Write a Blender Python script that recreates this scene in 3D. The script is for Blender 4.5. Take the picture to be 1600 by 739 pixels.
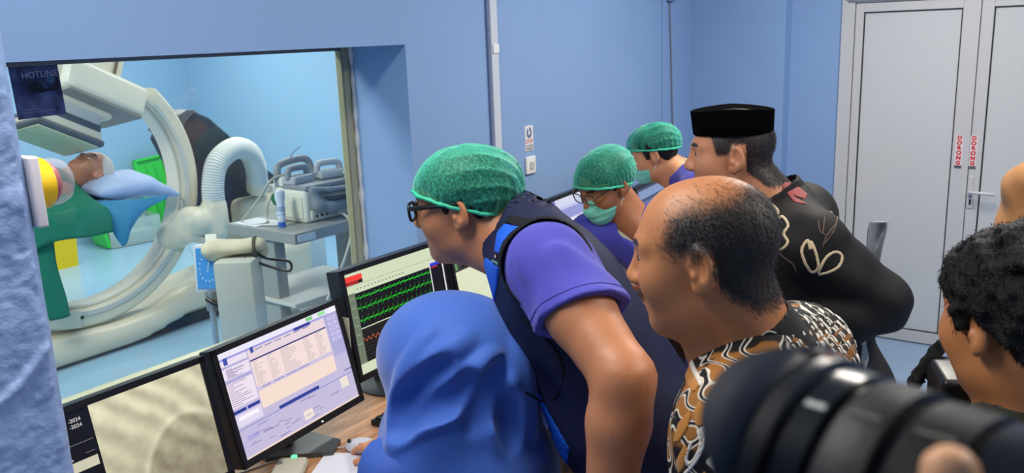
import bpy, bmesh, math, random
import numpy as np
from mathutils import Vector, Matrix, Euler
rnd = random.Random(7)
for o in list(bpy.data.objects): bpy.data.objects.remove(o)
SC = bpy.context.scene
COL = SC.collection
V = Vector
def lin(r, g, b):
    f = lambda c: (c/255/12.92) if c/255 <= .04045 else ((c/255+.055)/1.055)**2.4
    return (f(r), f(g), f(b), 1)
# ------------------------------------------------------------------ camera
cam_d = bpy.data.cameras.new('camera'); cam = bpy.data.objects.new('camera', cam_d); COL.objects.link(cam)
_fw = V((-0.56835512, 0.79094984, -0.22665131)); _rt = V((0.81650915, 0.57615339, -0.0368792)); _up = V((-0.10141632, 0.20602335, 0.97327751))
cam.matrix_world = Matrix.Translation((0, 0, 1.92)) @ Matrix((_rt, _up, -_fw)).transposed().to_4x4()
cam_d.sensor_fit = 'HORIZONTAL'; cam_d.sensor_width = 36; cam_d.lens = 1350/1600*36
cam_d.clip_start = .02; cam_d.clip_end = 60
cam_d.dof.use_dof = True; cam_d.dof.focus_distance = 2.1; cam_d.dof.aperture_fstop = 8.0
SC.camera = cam
# ------------------------------------------------------------------ world, exposure
wd = bpy.data.worlds.new('world'); SC.world = wd; wd.use_nodes = True
wd.node_tree.nodes['Background'].inputs[0].default_value = (.55, .65, .8, 1); wd.node_tree.nodes['Background'].inputs[1].default_value = .05
SC.view_settings.view_transform = 'Standard'; SC.view_settings.look = 'None'; SC.view_settings.gamma = 1
SC.view_settings.use_curve_mapping = False; SC.view_settings.exposure = 0.0
# (x, y, z, size_x, size_y, watts): ceiling panels of the control room, then of the treatment room
LAMPS = [(-1.30, .72, 2.86, .3, 1.2, 32, 'c'), (-.75, 3.75, 2.86, .3, 1.2, 54, 'c'), (.75, 2.0, 2.86, .3, 1.2, 36, 'c'),
         (-3.55, .8, 2.86, .6, 1.2, 70, 'l'), (-6.9, 4.3, 2.86, .6, 1.2, 46, 'l'), (-4.6, 4.4, 2.86, .6, 1.2, 30, 'l'), (-7.0, 1.4, 2.86, .6, 1.2, 34, 'l')]
for lx, ly, lz, sx, sy, w, kd in LAMPS:
    ld = bpy.data.lights.new('ceiling_lamp', 'AREA'); ld.shape = 'RECTANGLE'; ld.size = sx; ld.size_y = sy; ld.energy = w
    ld.color = (1, .925, .815) if kd == 'c' else (1, .94, .83)
    lo = bpy.data.objects.new('ceiling_lamp', ld); COL.objects.link(lo); lo.location = (lx, ly, lz)
# ------------------------------------------------------------------ materials
MATS = {}
def nt(m): return m.node_tree.nodes, m.node_tree.links
def M(name, col, rough=.55, metal=0, bump=0, bscale=60, var=0, vscale=6, emit=0, spec=.5, alpha=1, trans=0, sheen=0, coat=0):
    if name in MATS: return MATS[name]
    m = bpy.data.materials.new(name); m.use_nodes = True; MATS[name] = m
    n, l = nt(m); b = n['Principled BSDF']
    c = lin(*col)
    b.inputs['Base Color'].default_value = c; b.inputs['Roughness'].default_value = rough; b.inputs['Metallic'].default_value = metal
    b.inputs['Specular IOR Level'].default_value = spec; b.inputs['Alpha'].default_value = alpha
    b.inputs['Transmission Weight'].default_value = trans; b.inputs['Sheen Weight'].default_value = sheen; b.inputs['Coat Weight'].default_value = coat
    if emit:
        b.inputs['Emission Color'].default_value = c; b.inputs['Emission Strength'].default_value = emit
    if bump or var:
        tc = n.new('ShaderNodeTexCoord')
    if var:
        t = n.new('ShaderNodeTexNoise'); t.inputs['Scale'].default_value = vscale; t.inputs['Detail'].default_value = 4
        l.new(tc.outputs['Object'], t.inputs['Vector'])
        mx = n.new('ShaderNodeMixRGB'); mx.inputs[1].default_value = tuple(x*(1-var) for x in c[:3])+(1,); mx.inputs[2].default_value = tuple(min(1, x*(1+var)) for x in c[:3])+(1,)
        l.new(t.outputs['Fac'], mx.inputs[0]); l.new(mx.outputs[0], b.inputs['Base Color'])
    if bump:
        t2 = n.new('ShaderNodeTexNoise'); t2.inputs['Scale'].default_value = bscale; t2.inputs['Detail'].default_value = 5
        l.new(tc.outputs['Object'], t2.inputs['Vector'])
        bp = n.new('ShaderNodeBump'); bp.inputs['Strength'].default_value = bump; bp.inputs['Distance'].default_value = .01
        l.new(t2.outputs['Fac'], bp.inputs['Height']); l.new(bp.outputs[0], b.inputs['Normal'])
    return m
# ------------------------------------------------------------------ object helpers
def link(name, me, mat, parent=None, smooth=True):
    o = bpy.data.objects.new(name, me); COL.objects.link(o)
    if mat is not None and len(me.materials) == 0:
        for mm in (mat if isinstance(mat, (list, tuple)) else [mat]): me.materials.append(mm)
    if parent is not None:
        o.parent = parent; o.matrix_parent_inverse = parent.matrix_basis.inverted()
    if smooth and len(me.polygons):
        me.polygons.foreach_set('use_smooth', [True]*len(me.polygons))
    return o
def tag(o, label, cat, group=None):
    o['label'] = label; o['category'] = cat
    if group: o['group'] = group
    return o
def thing(name, label, cat, loc=(0, 0, 0), group=None):
    o = bpy.data.objects.new(name, None); COL.objects.link(o); o.location = loc; o.empty_display_size = .05
    return tag(o, label, cat, group)
def bmo(name, bm, mat, parent=None, smooth=False, auto=True):
    me = bpy.data.meshes.new(name); bm.normal_update(); bm.to_mesh(me); bm.free()
    o = link(name, me, mat, parent, smooth=False)
    if smooth:
        me.polygons.foreach_set('use_smooth', [True]*len(me.polygons))
        if auto:
            me.set_sharp_from_angle(angle=math.radians(38))
    return o
def struct(name, bm, mat, smooth=False):
    o = bmo(name, bm, mat, None, smooth); o['kind'] = 'structure'; return o
def frame(fwd, up=(0, 0, 1)):
    y = V(fwd).normalized(); x = y.cross(V(up)).normalized(); z = x.cross(y)
    return Matrix((x, y, z)).transposed()
def box(bm, c, s, R=None, bev=0, seg=2):
    r = bmesh.ops.create_cube(bm, size=1)
    vs = r['verts']
    bmesh.ops.scale(bm, vec=s, verts=vs)
    if bev:
        es = list({e for v in vs for e in v.link_edges})
        g = bmesh.ops.bevel(bm, geom=es, offset=bev, segments=seg, affect='EDGES', profile=.6)
        vs = [v for v in g['verts']] if g['verts'] else vs
        vs = list({v for f in g['faces'] for v in f.verts} | {v for v in vs if v.is_valid})
        # every vertex of the bevelled box is connected
        seen = set(vs); st = list(vs)
        while st:
            v = st.pop()
            for e in v.link_edges:
                w = e.other_vert(v)
                if w not in seen: seen.add(w); st.append(w)
        vs = list(seen)
    T = Matrix.Translation(c) @ (R.to_4x4() if R is not None else Matrix.Identity(4))
    bmesh.ops.transform(bm, matrix=T, verts=vs)
    return vs
def bx(x0, x1, y0, y1, z0, z1, bev=0, seg=2, bm=None):
    bm = bm or bmesh.new()
    box(bm, ((x0+x1)/2, (y0+y1)/2, (z0+z1)/2), (x1-x0, y1-y0, z1-z0), None, bev, seg)
    return bm
def obx(c, s, R=None, bev=0, seg=2, bm=None):
    bm = bm or bmesh.new(); box(bm, c, s, R, bev, seg); return bm
def catmull(pts, n=8):
    P = [V(p) for p in pts]; P = [P[0]*2-P[1]] + P + [P[-1]*2-P[-2]]
    out = []
    for i in range(1, len(P)-2):
        for k in range(n):
            t = k/n; a, b, c, d = P[i-1:i+3]
            out.append(.5*((2*b)+(c-a)*t+(2*a-5*b+4*c-d)*t*t+(3*b-a-3*c+d)*t**3))
    out.append(P[-2]); return out
def tube(bm, pts, r, seg=8, cap=True, closed=False):
    pts = [V(p) for p in pts]; n = len(pts)
    rs = r if isinstance(r, (list, tuple)) else [r]*n
    prev = None; rings = []
    for i in range(n):
        if closed: d = pts[(i+1) % n]-pts[i-1]
        else: d = pts[min(i+1, n-1)]-pts[max(i-1, 0)]
        if d.length < 1e-9: d = V((0, 0, 1))
        d.normalize()
        if prev is None:
            a = V((0, 0, 1)) if abs(d.z) < .9 else V((1, 0, 0))
            u = d.cross(a).normalized()
        else:
            u = (prev-d*prev.dot(d)).normalized()
        prev = u; w = d.cross(u)
        rings.append([bm.verts.new(pts[i]+(u*math.cos(2*math.pi*k/seg)+w*math.sin(2*math.pi*k/seg))*rs[i]) for k in range(seg)])
    m = n if closed else n-1
    for i in range(m):
        A, B = rings[i], rings[(i+1) % n]
        for k in range(seg): bm.faces.new((A[k], A[(k+1) % seg], B[(k+1) % seg], B[k]))
    if cap and not closed:
        bm.faces.new(rings[0][::-1]); bm.faces.new(rings[-1])
    return bm
def tubeo(name, pts, r, mat, parent=None, seg=8, n=8, closed=False):
    p = catmull(pts, n) if n > 1 and not closed else [V(q) for q in pts]
    return bmo(name, tube(bmesh.new(), p, r, seg, closed=closed), mat, parent, True)
def lathe(bm, a, b, prof, seg=32, cap=True):
    """prof: list of (t, radius), t in metres from a towards b"""
    a = V(a); d = (V(b)-a).normalized(); u = d.cross(V((0, 0, 1)) if abs(d.z) < .9 else V((1, 0, 0))).normalized(); w = d.cross(u)
    rings = []
    for t, r in prof:
        rings.append([bm.verts.new(a+d*t+(u*math.cos(2*math.pi*k/seg)+w*math.sin(2*math.pi*k/seg))*max(r, 1e-4)) for k in range(seg)])
    for A, B in zip(rings, rings[1:]):
        for k in range(seg): bm.faces.new((A[k], A[(k+1) % seg], B[(k+1) % seg], B[k]))
    if cap: bm.faces.new(rings[0][::-1]); bm.faces.new(rings[-1])
    return bm
def prism(bm, poly, axis_o, eu, ev, en, t0, t1):
    """polygon (u,v) in plane (axis_o; eu, ev), extruded along en from t0 to t1"""
    o = V(axis_o); eu = V(eu); ev = V(ev); en = V(en)
    A = [bm.verts.new(o+eu*u+ev*v+en*t0) for u, v in poly]; B = [bm.verts.new(o+eu*u+ev*v+en*t1) for u, v in poly]
    n = len(poly)
    bm.faces.new(A[::-1]); bm.faces.new(B)
    for i in range(n): bm.faces.new((A[i], A[(i+1) % n], B[(i+1) % n], B[i]))
    bmesh.ops.recalc_face_normals(bm, faces=bm.faces[:])
    return bm
def bevel_all(bm, off, seg=2, ang=35):
    es = [e for e in bm.edges if len(e.link_faces) == 2 and e.calc_face_angle(0) > math.radians(ang)]
    bmesh.ops.bevel(bm, geom=es, offset=off, segments=seg, affect='EDGES', profile=.6)
    return bm
def text_o(name, s, o, ex, ey, size, mat, parent, depth=.0004, align='LEFT', sx=1, bold=0):
    cu = bpy.data.curves.new(name, 'FONT'); cu.body = s; cu.size = size; cu.extrude = depth; cu.align_x = align; cu.offset = bold
    t = bpy.data.objects.new(name, cu); COL.objects.link(t)
    dg = bpy.context.evaluated_depsgraph_get(); me = bpy.data.meshes.new_from_object(t.evaluated_get(dg)); bpy.data.objects.remove(t)
    ex = V(ex).normalized(); ey = V(ey).normalized(); ez = ex.cross(ey)
    T = Matrix.Translation(o) @ Matrix((ex*sx, ey, ez)).transposed().to_4x4()
    me.transform(T); me.materials.clear()
    return link(name, me, mat, parent, smooth=False)
# ------------------------------------------------------------------ signed-distance modelling (bodies, cloth, soft shapes)
F4 = np.float32
def axis(lo, hi, h, fine=()):
    """grid coordinates from lo to hi with step h, and finer steps inside (a, b, hf) ranges"""
    out = [lo]; x = lo
    while x < hi:
        s = h
        for a, b, hf in fine:
            if a-hf <= x <= b: s = min(s, hf)
            elif x < a: s = min(s, max(hf, (a-x)*.5+hf))
            elif x > b: s = min(s, max(hf, (x-b)*.5+hf))
        x += s; out.append(x)
    return np.array(out, F4)
class Fld:
    def __init__(s, lo, hi, h, fine=()):
        s.ax = [axis(lo[i], hi[i], h, [(f[0][i], f[1][i], f[2]) for f in fine]) for i in range(3)]
        s.D = np.full([len(a) for a in s.ax], 9.0, F4)
    def sl(s, lo, hi):
        r = []
        for i in range(3):
            a = np.searchsorted(s.ax[i], lo[i]); b = np.searchsorted(s.ax[i], hi[i])
            r.append(slice(max(0, a-1), min(len(s.ax[i]), b+1)))
        return tuple(r)
    def pts(s, sl):
        return s.ax[0][sl[0]][:, None, None], s.ax[1][sl[1]][None, :, None], s.ax[2][sl[2]][None, None, :]
    def put(s, lo, hi, fn, k=.02, op='u', pad=.03):
        lo = np.asarray(lo)-k-pad; hi = np.asarray(hi)+k+pad
        sl = s.sl(lo, hi)
        if min(x.stop-x.start for x in sl) <= 0: return
        d = fn(*s.pts(sl)); A = s.D[sl]
        if op == 'u': s.D[sl] = smin(A, d, k)
        elif op == 's': s.D[sl] = -smin(-A, d, k)
        elif op == 'i': s.D[sl] = -smin(-A, -d, k)
    def ell(s, c, r, R=None, k=.02, op='u'):
        c = np.array(c, F4); r = np.array(r, F4); m = float(r.max())
        Rm = np.array(R, F4) if R is not None else np.eye(3, dtype=F4)
        def fn(X, Y, Z):
            dx, dy, dz = X-c[0], Y-c[1], Z-c[2]
            a = Rm[0, 0]*dx+Rm[1, 0]*dy+Rm[2, 0]*dz; b = Rm[0, 1]*dx+Rm[1, 1]*dy+Rm[2, 1]*dz; e = Rm[0, 2]*dx+Rm[1, 2]*dy+Rm[2, 2]*dz
            k0 = np.sqrt((a/r[0])**2+(b/r[1])**2+(e/r[2])**2); k1 = np.sqrt((a/r[0]**2)**2+(b/r[1]**2)**2+(e/r[2]**2)**2)
            return k0*(k0-1)/np.maximum(k1, 1e-6)
        s.put(c-m, c+m, fn, k, op)
    def cone(s, a, b, ra, rb, k=.02, op='u', flat=None):
        """tapered capsule; flat=(dir, f): squash factor f along dir"""
        a = np.array(a, F4); b = np.array(b, F4); m = max(ra, rb)
        ab = b-a; L2 = float(ab@ab)+1e-9
        def fn(X, Y, Z):
            dx, dy, dz = X-a[0], Y-a[1], Z-a[2]
            t = np.clip((dx*ab[0]+dy*ab[1]+dz*ab[2])/L2, 0, 1)
            ex, ey, ez = dx-t*ab[0], dy-t*ab[1], dz-t*ab[2]
            if flat is not None:
                q = ex*flat[0][0]+ey*flat[0][1]+ez*flat[0][2]
                f = 1/flat[1]-1
                ex, ey, ez = ex+q*f*flat[0][0], ey+q*f*flat[0][1], ez+q*f*flat[0][2]
            return np.sqrt(ex*ex+ey*ey+ez*ez)-(ra+(rb-ra)*t)
        s.put(np.minimum(a, b)-m, np.maximum(a, b)+m, fn, k, op)
    def chain(s, P, r, k=.012, op='u'):
        for i in range(len(P)-1): s.cone(P[i], P[i+1], r[i] if hasattr(r, '__len__') else r, r[i+1] if hasattr(r, '__len__') else r, k, op)
    def rbox(s, c, h, R=None, rad=.01, k=.01, op='u'):
        c = np.array(c, F4); h = np.array(h, F4); Rm = np.array(R, F4) if R is not None else np.eye(3, dtype=F4); m = float(np.linalg.norm(h))
        def fn(X, Y, Z):
            dx, dy, dz = X-c[0], Y-c[1], Z-c[2]
            q = [np.abs(Rm[0, i]*dx+Rm[1, i]*dy+Rm[2, i]*dz)-(h[i]-rad) for i in range(3)]
            o = np.sqrt(np.maximum(q[0], 0)**2+np.maximum(q[1], 0)**2+np.maximum(q[2], 0)**2)
            return o+np.minimum(np.maximum(np.maximum(q[0], q[1]), q[2]), 0)-rad
        s.put(c-m, c+m, fn, k, op)
    def plane(s, p, n, k=.004):
        """keep the side that n points away from"""
        p = np.array(p, F4); n = np.array(V(n).normalized(), F4)
        X, Y, Z = s.pts((slice(None),)*3)
        d = (X-p[0])*n[0]+(Y-p[1])*n[1]+(Z-p[2])*n[2]
        s.D = -smin(-s.D, -d, k)
    def disp(s, fn):
        X, Y, Z = s.pts((slice(None),)*3)
        near = np.abs(s.D) < .08
        d = fn(X, Y, Z)*np.ones_like(s.D)
        s.D = np.where(near, s.D+d, s.D).astype(F4)
    def mesh(s, name):
        return surfnet(s.D, s.ax, name)
def smin(a, b, k):
    if k <= 0: return np.minimum(a, b)
    h = np.maximum(k-np.abs(a-b), 0)/k
    return (np.minimum(a, b)-h*h*k*.25).astype(F4)
def surfnet(D, ax, name):
    D = D.copy()
    for i in range(3):
        sl = [slice(None)]*3
        for e in (0, -1):
            sl[i] = e; D[tuple(sl)] = np.maximum(D[tuple(sl)], 1e-4)
    I = D < 0
    nx, ny, nz = D.shape
    cnt = np.zeros((nx-1, ny-1, nz-1), np.int8)
    for a in (0, 1):
        for b in (0, 1):
            for c in (0, 1): cnt += I[a:nx-1+a, b:ny-1+b, c:nz-1+c]
    act = np.argwhere((cnt > 0) & (cnt < 8))
    me = bpy.data.meshes.new(name)
    if len(act) == 0: return me
    i, j, k = act.T
    acc = np.zeros((len(act), 3)); num = np.zeros(len(act))
    co = [(a, b, c) for a in (0, 1) for b in (0, 1) for c in (0, 1)]
    for p in co:
        for d in range(3):
            if p[d] == 0:
                q = list(p); q[d] = 1
                d0 = D[i+p[0], j+p[1], k+p[2]]; d1 = D[i+q[0], j+q[1], k+q[2]]
                m = (d0 < 0) != (d1 < 0)
                t = np.where(m, d0/np.where(m, d0-d1, 1), 0)
                P0 = np.stack([ax[0][i+p[0]], ax[1][j+p[1]], ax[2][k+p[2]]], 1); P1 = np.stack([ax[0][i+q[0]], ax[1][j+q[1]], ax[2][k+q[2]]], 1)
                acc += np.where(m[:, None], P0+(P1-P0)*t[:, None], 0); num += m
    vert = acc/num[:, None]
    idx = np.full(cnt.shape, -1, np.int32); idx[i, j, k] = np.arange(len(act))
    quads = []
    for d in range(3):
        A = I[tuple(slice(0, -1) if x == d else slice(1, -1) for x in range(3))]; B = I[tuple(slice(1, None) if x == d else slice(1, -1) for x in range(3))]
        e = np.argwhere(A != B)
        if len(e) == 0: continue
        flip = A[tuple(e.T)]
        u, w = (d+1) % 3, (d+2) % 3
        base = e.copy()
        for x in (u, w): base[:, x] += 1
        def cell(du, dw):
            q = base.copy(); q[:, u] += du; q[:, w] += dw
            return idx[tuple(q.T)]
        Q = np.stack([cell(-1, -1), cell(0, -1), cell(0, 0), cell(-1, 0)], 1)
        Q[~flip] = Q[~flip][:, ::-1]
        quads.append(Q)
    Q = np.concatenate(quads); Q = Q[(Q >= 0).all(1)]
    me.vertices.add(len(vert)); me.vertices.foreach_set('co', vert.astype(F4).ravel())
    me.loops.add(Q.size); me.loops.foreach_set('vertex_index', Q.astype(np.int32).ravel())
    me.polygons.add(len(Q)); me.polygons.foreach_set('loop_start', np.arange(0, Q.size, 4, dtype=np.int32)); me.polygons.foreach_set('loop_total', np.full(len(Q), 4, np.int32))
    me.update(calc_edges=True); me.validate()
    return me
def poly_sd(U, W, pts):
    """2-D signed distance to a polygon"""
    P = np.array(pts, F4); d = np.full(np.broadcast(U, W).shape, 1e9, F4); ins = np.zeros(d.shape, bool)
    for a, b in zip(P, np.roll(P, -1, 0)):
        e = b-a; wx, wy = U-a[0], W-a[1]
        t = np.clip((wx*e[0]+wy*e[1])/max(float(e@e), 1e-12), 0, 1)
        d = np.minimum(d, (wx-e[0]*t)**2+(wy-e[1]*t)**2)
        c = ((a[1] <= W) & (b[1] > W)) | ((b[1] <= W) & (a[1] > W))
        den = (b[1]-a[1]) if abs(b[1]-a[1]) > 1e-9 else 1e-9
        ins ^= c & (U < a[0]+(W-a[1])/den*(b[0]-a[0]))
    return np.where(ins, -np.sqrt(d), np.sqrt(d))
def line_sd(U, W, lines, r):
    d = np.full(np.broadcast(U, W).shape, 1e9, F4)
    for ln in lines:
        for a, b in zip(ln, ln[1:]):
            ex, ey = b[0]-a[0], b[1]-a[1]; wx, wy = U-a[0], W-a[1]
            t = np.clip((wx*ex+wy*ey)/(ex*ex+ey*ey+1e-12), 0, 1)
            d = np.minimum(d, (wx-ex*t)**2+(wy-ey*t)**2)
    return np.sqrt(d)-r
# ------------------------------------------------------------------ the rooms
def sines(seed, n, f0, f1):
    r = np.random.RandomState(seed); K = r.normal(size=(n, 3)); K /= np.linalg.norm(K, axis=1)[:, None]; K *= r.uniform(f0, f1, n)[:, None]; ph = r.uniform(0, 6.28, n)
    return lambda X, Y, Z: sum(np.sin(K[i, 0]*X+K[i, 1]*Y+K[i, 2]*Z+ph[i]) for i in range(n))/n**.5
WALL = M('blue_wall_paint', (138, 170, 214), .38, bump=.06, bscale=90, var=.05, vscale=2.2)
WALL2 = M('blue_column_paint', (136, 168, 212), .4, bump=.05, bscale=120, var=.04, vscale=3)
PLAST = M('rough_blue_plaster', (142, 168, 210), .42, bump=.35, bscale=45, var=.08, vscale=9)
LABW = M('pale_blue_lab_paint', (160, 198, 230), .5, bump=.03, bscale=60, var=.03, vscale=2)
CEIL = M('white_ceiling_board', (240, 242, 240), .8, bump=.05, bscale=40)
FLOOR = M('pale_blue_vinyl', (148, 174, 204), .28, var=.06, vscale=2.5, bump=.02, bscale=200)
LABF = M('lab_blue_vinyl', (164, 202, 228), .22, var=.05, vscale=1.8, bump=.02, bscale=150)
ALU = M('white_powder_coated_aluminium', (198, 199, 200), .32, spec=.5)
ALUF = M('beige_aluminium', (190, 188, 160), .4, metal=.25)
GASK = M('black_gasket', (22, 24, 26), .6)
PANEL = M('white_door_panel', (202, 205, 206), .16, spec=.6, coat=.2)
PVC = M('white_pvc', (236, 238, 236), .35)
DKG = M('dark_grey_plastic', (42, 44, 48), .42)
BLK = M('black_plastic', (15, 15, 17), .38)
STEEL = M('brushed_steel', (186, 190, 194), .3, metal=.85)
bm = bx(-2.35, 2.2, -1.8, 5.463, -.1, 0); struct('floor', bm, FLOOR)
bm = bx(-8.75, -2.35, -1.8, 6.0, -.1, 0); struct('floor_lab', bm, LABF)
bm = bx(-2.71, 2.2, -1.8, 5.6, 2.9, 3.0); struct('ceiling', bm, CEIL)
bm = bx(-8.75, -2.71, -1.8, 6.0, 2.9, 3.0); struct('ceiling_lab', bm, CEIL)
bm = bmesh.new()
for a in ((-1.8, 5.6, 0, .80), (-1.8, 5.6, 1.90, 2.9), (-1.8, .84, .80, 1.90), (2.6, 5.6, .80, 1.90)):
    bx(-2.71, -2.35, *a, bm=bm)
struct('wall_left', bm, WALL)
bm = bmesh.new(); bx(-2.36, 2.2, 5.463, 5.6, 2.06, 2.9, bm=bm); bx(-2.36, -1.446, 5.463, 5.6, 0, 2.06, bm=bm); bx(.03, 2.2, 5.463, 5.6, 0, 2.06, bm=bm)
struct('wall_back', bm, WALL2)
struct('wall_right', bx(2.2, 2.3, -1.8, 5.6, 0, 2.9), WALL)
struct('wall_front', bx(-2.71, 2.2, -1.9, -1.8, 0, 2.9), WALL)
bm = bx(-2.352, -1.748, 5.343, 5.4631, 0, 2.9, .004); struct('wall_column', bm, WALL2)
struct('wall_lab_far', bx(-8.85, -8.6, -1.8, 6.0, 0, 2.9), LABW)
struct('wall_lab_side', bx(-8.6, -2.71, 5.87, 6.0, 0, 2.9), LABW)
struct('wall_lab_near', bx(-8.6, -2.71, -1.9, -1.8, 0, 2.9), LABW)
# the rough plastered pier on the left
F = Fld((-2.4, -1.0, -.05), (-1.44, .78, 2.95), .12, [((-1.56, .40, 1.0), (-1.47, .73, 2.1), .0048)])
F.rbox((-1.925, -.125, 1.45), (.43, .828, 1.45), rad=.012, k=0)
F.plane((-1.5, .688, 1), (1, .85, 0), .004)
n1 = sines(3, 14, 60, 150); n2 = sines(5, 12, 220, 420); n3 = sines(9, 6, 18, 40)
def rough(X, Y, Z):
    a = n1(X, Y, Z); side = np.clip((.697-Y)/.012, 0, 1)
    return -(.0016*np.maximum(a, -.6)+.0006*n2(X, Y, Z)+.002*n3(X, Y, Z))*(.15+.85*side)
F.disp(rough)
pr_ = [(-1.5, .52, 1.315), (-1.498, .56, 1.335), (-1.498, .596, 1.355), (-1.498, .63, 1.371), (-1.498, .655, 1.395), (-1.499, .674, 1.412), (-1.501, .684, 1.424)]
F.chain([NPv for NPv in [np.array(c) for c in catmull(pr_, 4)]], .0075, .006)
rr_ = np.random.RandomState(11)
for k in range(46):
    z_ = rr_.uniform(1.05, 2.05); y_ = .683-abs(rr_.normal())*.022; F.cone((-1.5005, y_, z_), (-1.5005, y_+rr_.normal()*.006, z_+rr_.uniform(.004, .03)), rr_.uniform(.003, .006), .003, .006)
for k in range(26):
    z_ = rr_.uniform(1.1, 2.0); y_ = rr_.uniform(.42, .66); F.cone((-1.5015, y_, z_), (-1.5015, y_+rr_.normal()*.02, z_+rr_.normal()*.02), .004, .003, .008)
o = link('wall_pier', F.mesh('wall_pier'), PLAST); o['kind'] = 'structure'
# window
GL = bpy.data.materials.new('window_glass'); GL.use_nodes = True; n, l = nt(GL); n.remove(n['Principled BSDF'])
tr = n.new('ShaderNodeBsdfTransparent'); tr.inputs[0].default_value = (.93, .97, .96, 1); gs = n.new('ShaderNodeBsdfGlossy'); gs.inputs['Roughness'].default_value = .01
mx = n.new('ShaderNodeMixShader'); mx.inputs[0].default_value = .035
l.new(tr.outputs[0], mx.inputs[1]); l.new(gs.outputs[0], mx.inputs[2]); l.new(mx.outputs[0], n['Material Output'].inputs[0])
w = struct('window_1', bx(-2.698, -2.692, .86, 2.565, .82, 1.885), GL)
def wpart(name, bm, mat): o = bmo(name, bm, mat, w); return o
wpart('window_frame', bx(-2.708, -2.665, 2.560, 2.5995, .80, 1.8995, .003), ALUF)
wpart('window_frame', bx(-2.708, -2.665, .841, .875, .80, 1.8995, .003), ALUF)
wpart('window_frame', bx(-2.706, -2.672, .875, 2.56, 1.884, 1.8995, .003), M('grey_aluminium', (120, 124, 122), .4, metal=.3))
wpart('window_frame', bx(-2.708, -2.665, .875, 2.56, .80, .835, .003), ALUF)
wpart('glazing_bead', bx(-2.690, -2.662, 2.548, 2.560, .835, 1.884, .002), M('khaki_seal', (150, 148, 118), .5))
F = Fld((-2.68, 2.57, .78), (-2.62, 2.61, 1.92), .012, [((-2.67, 2.585, .8), (-2.63, 2.61, 1.9), .004)])
F.cone((-2.655, 2.603, .80), (-2.655, 2.603, 1.895), .011, .009, 0); F.disp(lambda X, Y, Z: .003*sines(4, 6, 20, 90)(X, Y, Z))
wpart_o = link('caulk_line', F.mesh('caulk_line'), M('white_filler', (225, 228, 226), .7, bump=.2, bscale=150), w)
# wall bits
bm = bx(-2.35, -2.328, 3.141, 3.192, .02, 2.9, .004); t = thing('cable_trunking', 'white vertical cable trunking on the blue window wall', 'trunking', (-2.34, 3.166, 0))
bmo('cover', bm, M('white_trunking', (205, 212, 222), .4), t); bmo('joint_clip', bx(-2.328, -2.322, 3.146, 3.19, 1.845, 1.885, .003), PVC, t)
bmo('dark_strip', bx(-2.35, -2.338, 3.130, 3.1405, .02, 2.9), M('grey_blue_strip', (110, 128, 165), .5), t)  # narrow darker strip along the left side of the trunking
t = thing('wall_cable', 'thin grey cable hanging from a small box by the far corner', 'cable', (-2.345, 5.0, 2.08))
tubeo('cable', [(-2.345, 4.992, 2.10), (-2.342, 5.012, 1.8), (-2.342, 5.03, 1.5), (-2.344, 5.05, 1.2), (-2.344, 5.052, .3)], .004, M('brown_grey_cable', (120, 122, 130), .6), t, 6, 5)
bmo('junction_box', bx(-2.35, -2.32, 4.955, 5.035, 2.085, 2.14, .006), M('blue_painted_box', (98, 138, 188), .45), t)
struct('trim_1', bx(-2.352, -2.3475, 4.895, 4.901, 0, 2.9), M('seam_trim_paint', (104, 142, 192), .6))  # thin painted trim along the wall seam, darker than the wall
# light switch and sticker
t = thing('light_switch', 'white wall light switch below the small notice', 'light switch', (-2.35, 3.437, 1.3))
bmo('plate', bx(-2.35, -2.336, 3.397, 3.477, 1.262, 1.347, .006, 3), PVC, t, True); bmo('rocker', bx(-2.340, -2.331, 3.420, 3.455, 1.285, 1.322, .003), M('switch_grey', (196, 196, 190), .4), t)
t = thing('wall_notice', 'small white wall notice with red lettering above the light switch', 'sign', (-2.35, 3.44, 1.43))
bmo('sheet', bx(-2.35, -2.3465, 3.404, 3.473, 1.374, 1.495), M('notice_paper', (232, 232, 230), .5), t)
RED = M('red_print', (200, 45, 45), .5); BLU = M('blue_grey_print', (92, 112, 150), .5); INK = M('dark_print', (90, 90, 100), .5)
bm = bmesh.new()
for k in range(26):
    a = 2*math.pi*k/26; b = 2*math.pi*(k+1)/26; r0 = .010; r1 = .0225
    if 5 < k < 9: continue
    bm.faces.new([bm.verts.new((-2.3460, 3.4385+.92*r*math.cos(x), 1.461+1.2*r*math.sin(x))) for r, x in ((r0, a), (r1, a), (r1, b), (r0, b))][::-1])
bmo('emblem', bm, BLU, t)
text_o('lettering', 'STOP', (-2.3460, 3.408, 1.410), (0, 1, 0), (0, 0, 1), .028, RED, t, sx=.86)
for z in (1.399, 1.389, 1.381):
    bmo('text_line', bx(-2.3465, -2.3459, 3.410, 3.468, z-.002, z+.002), INK, t)
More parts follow.
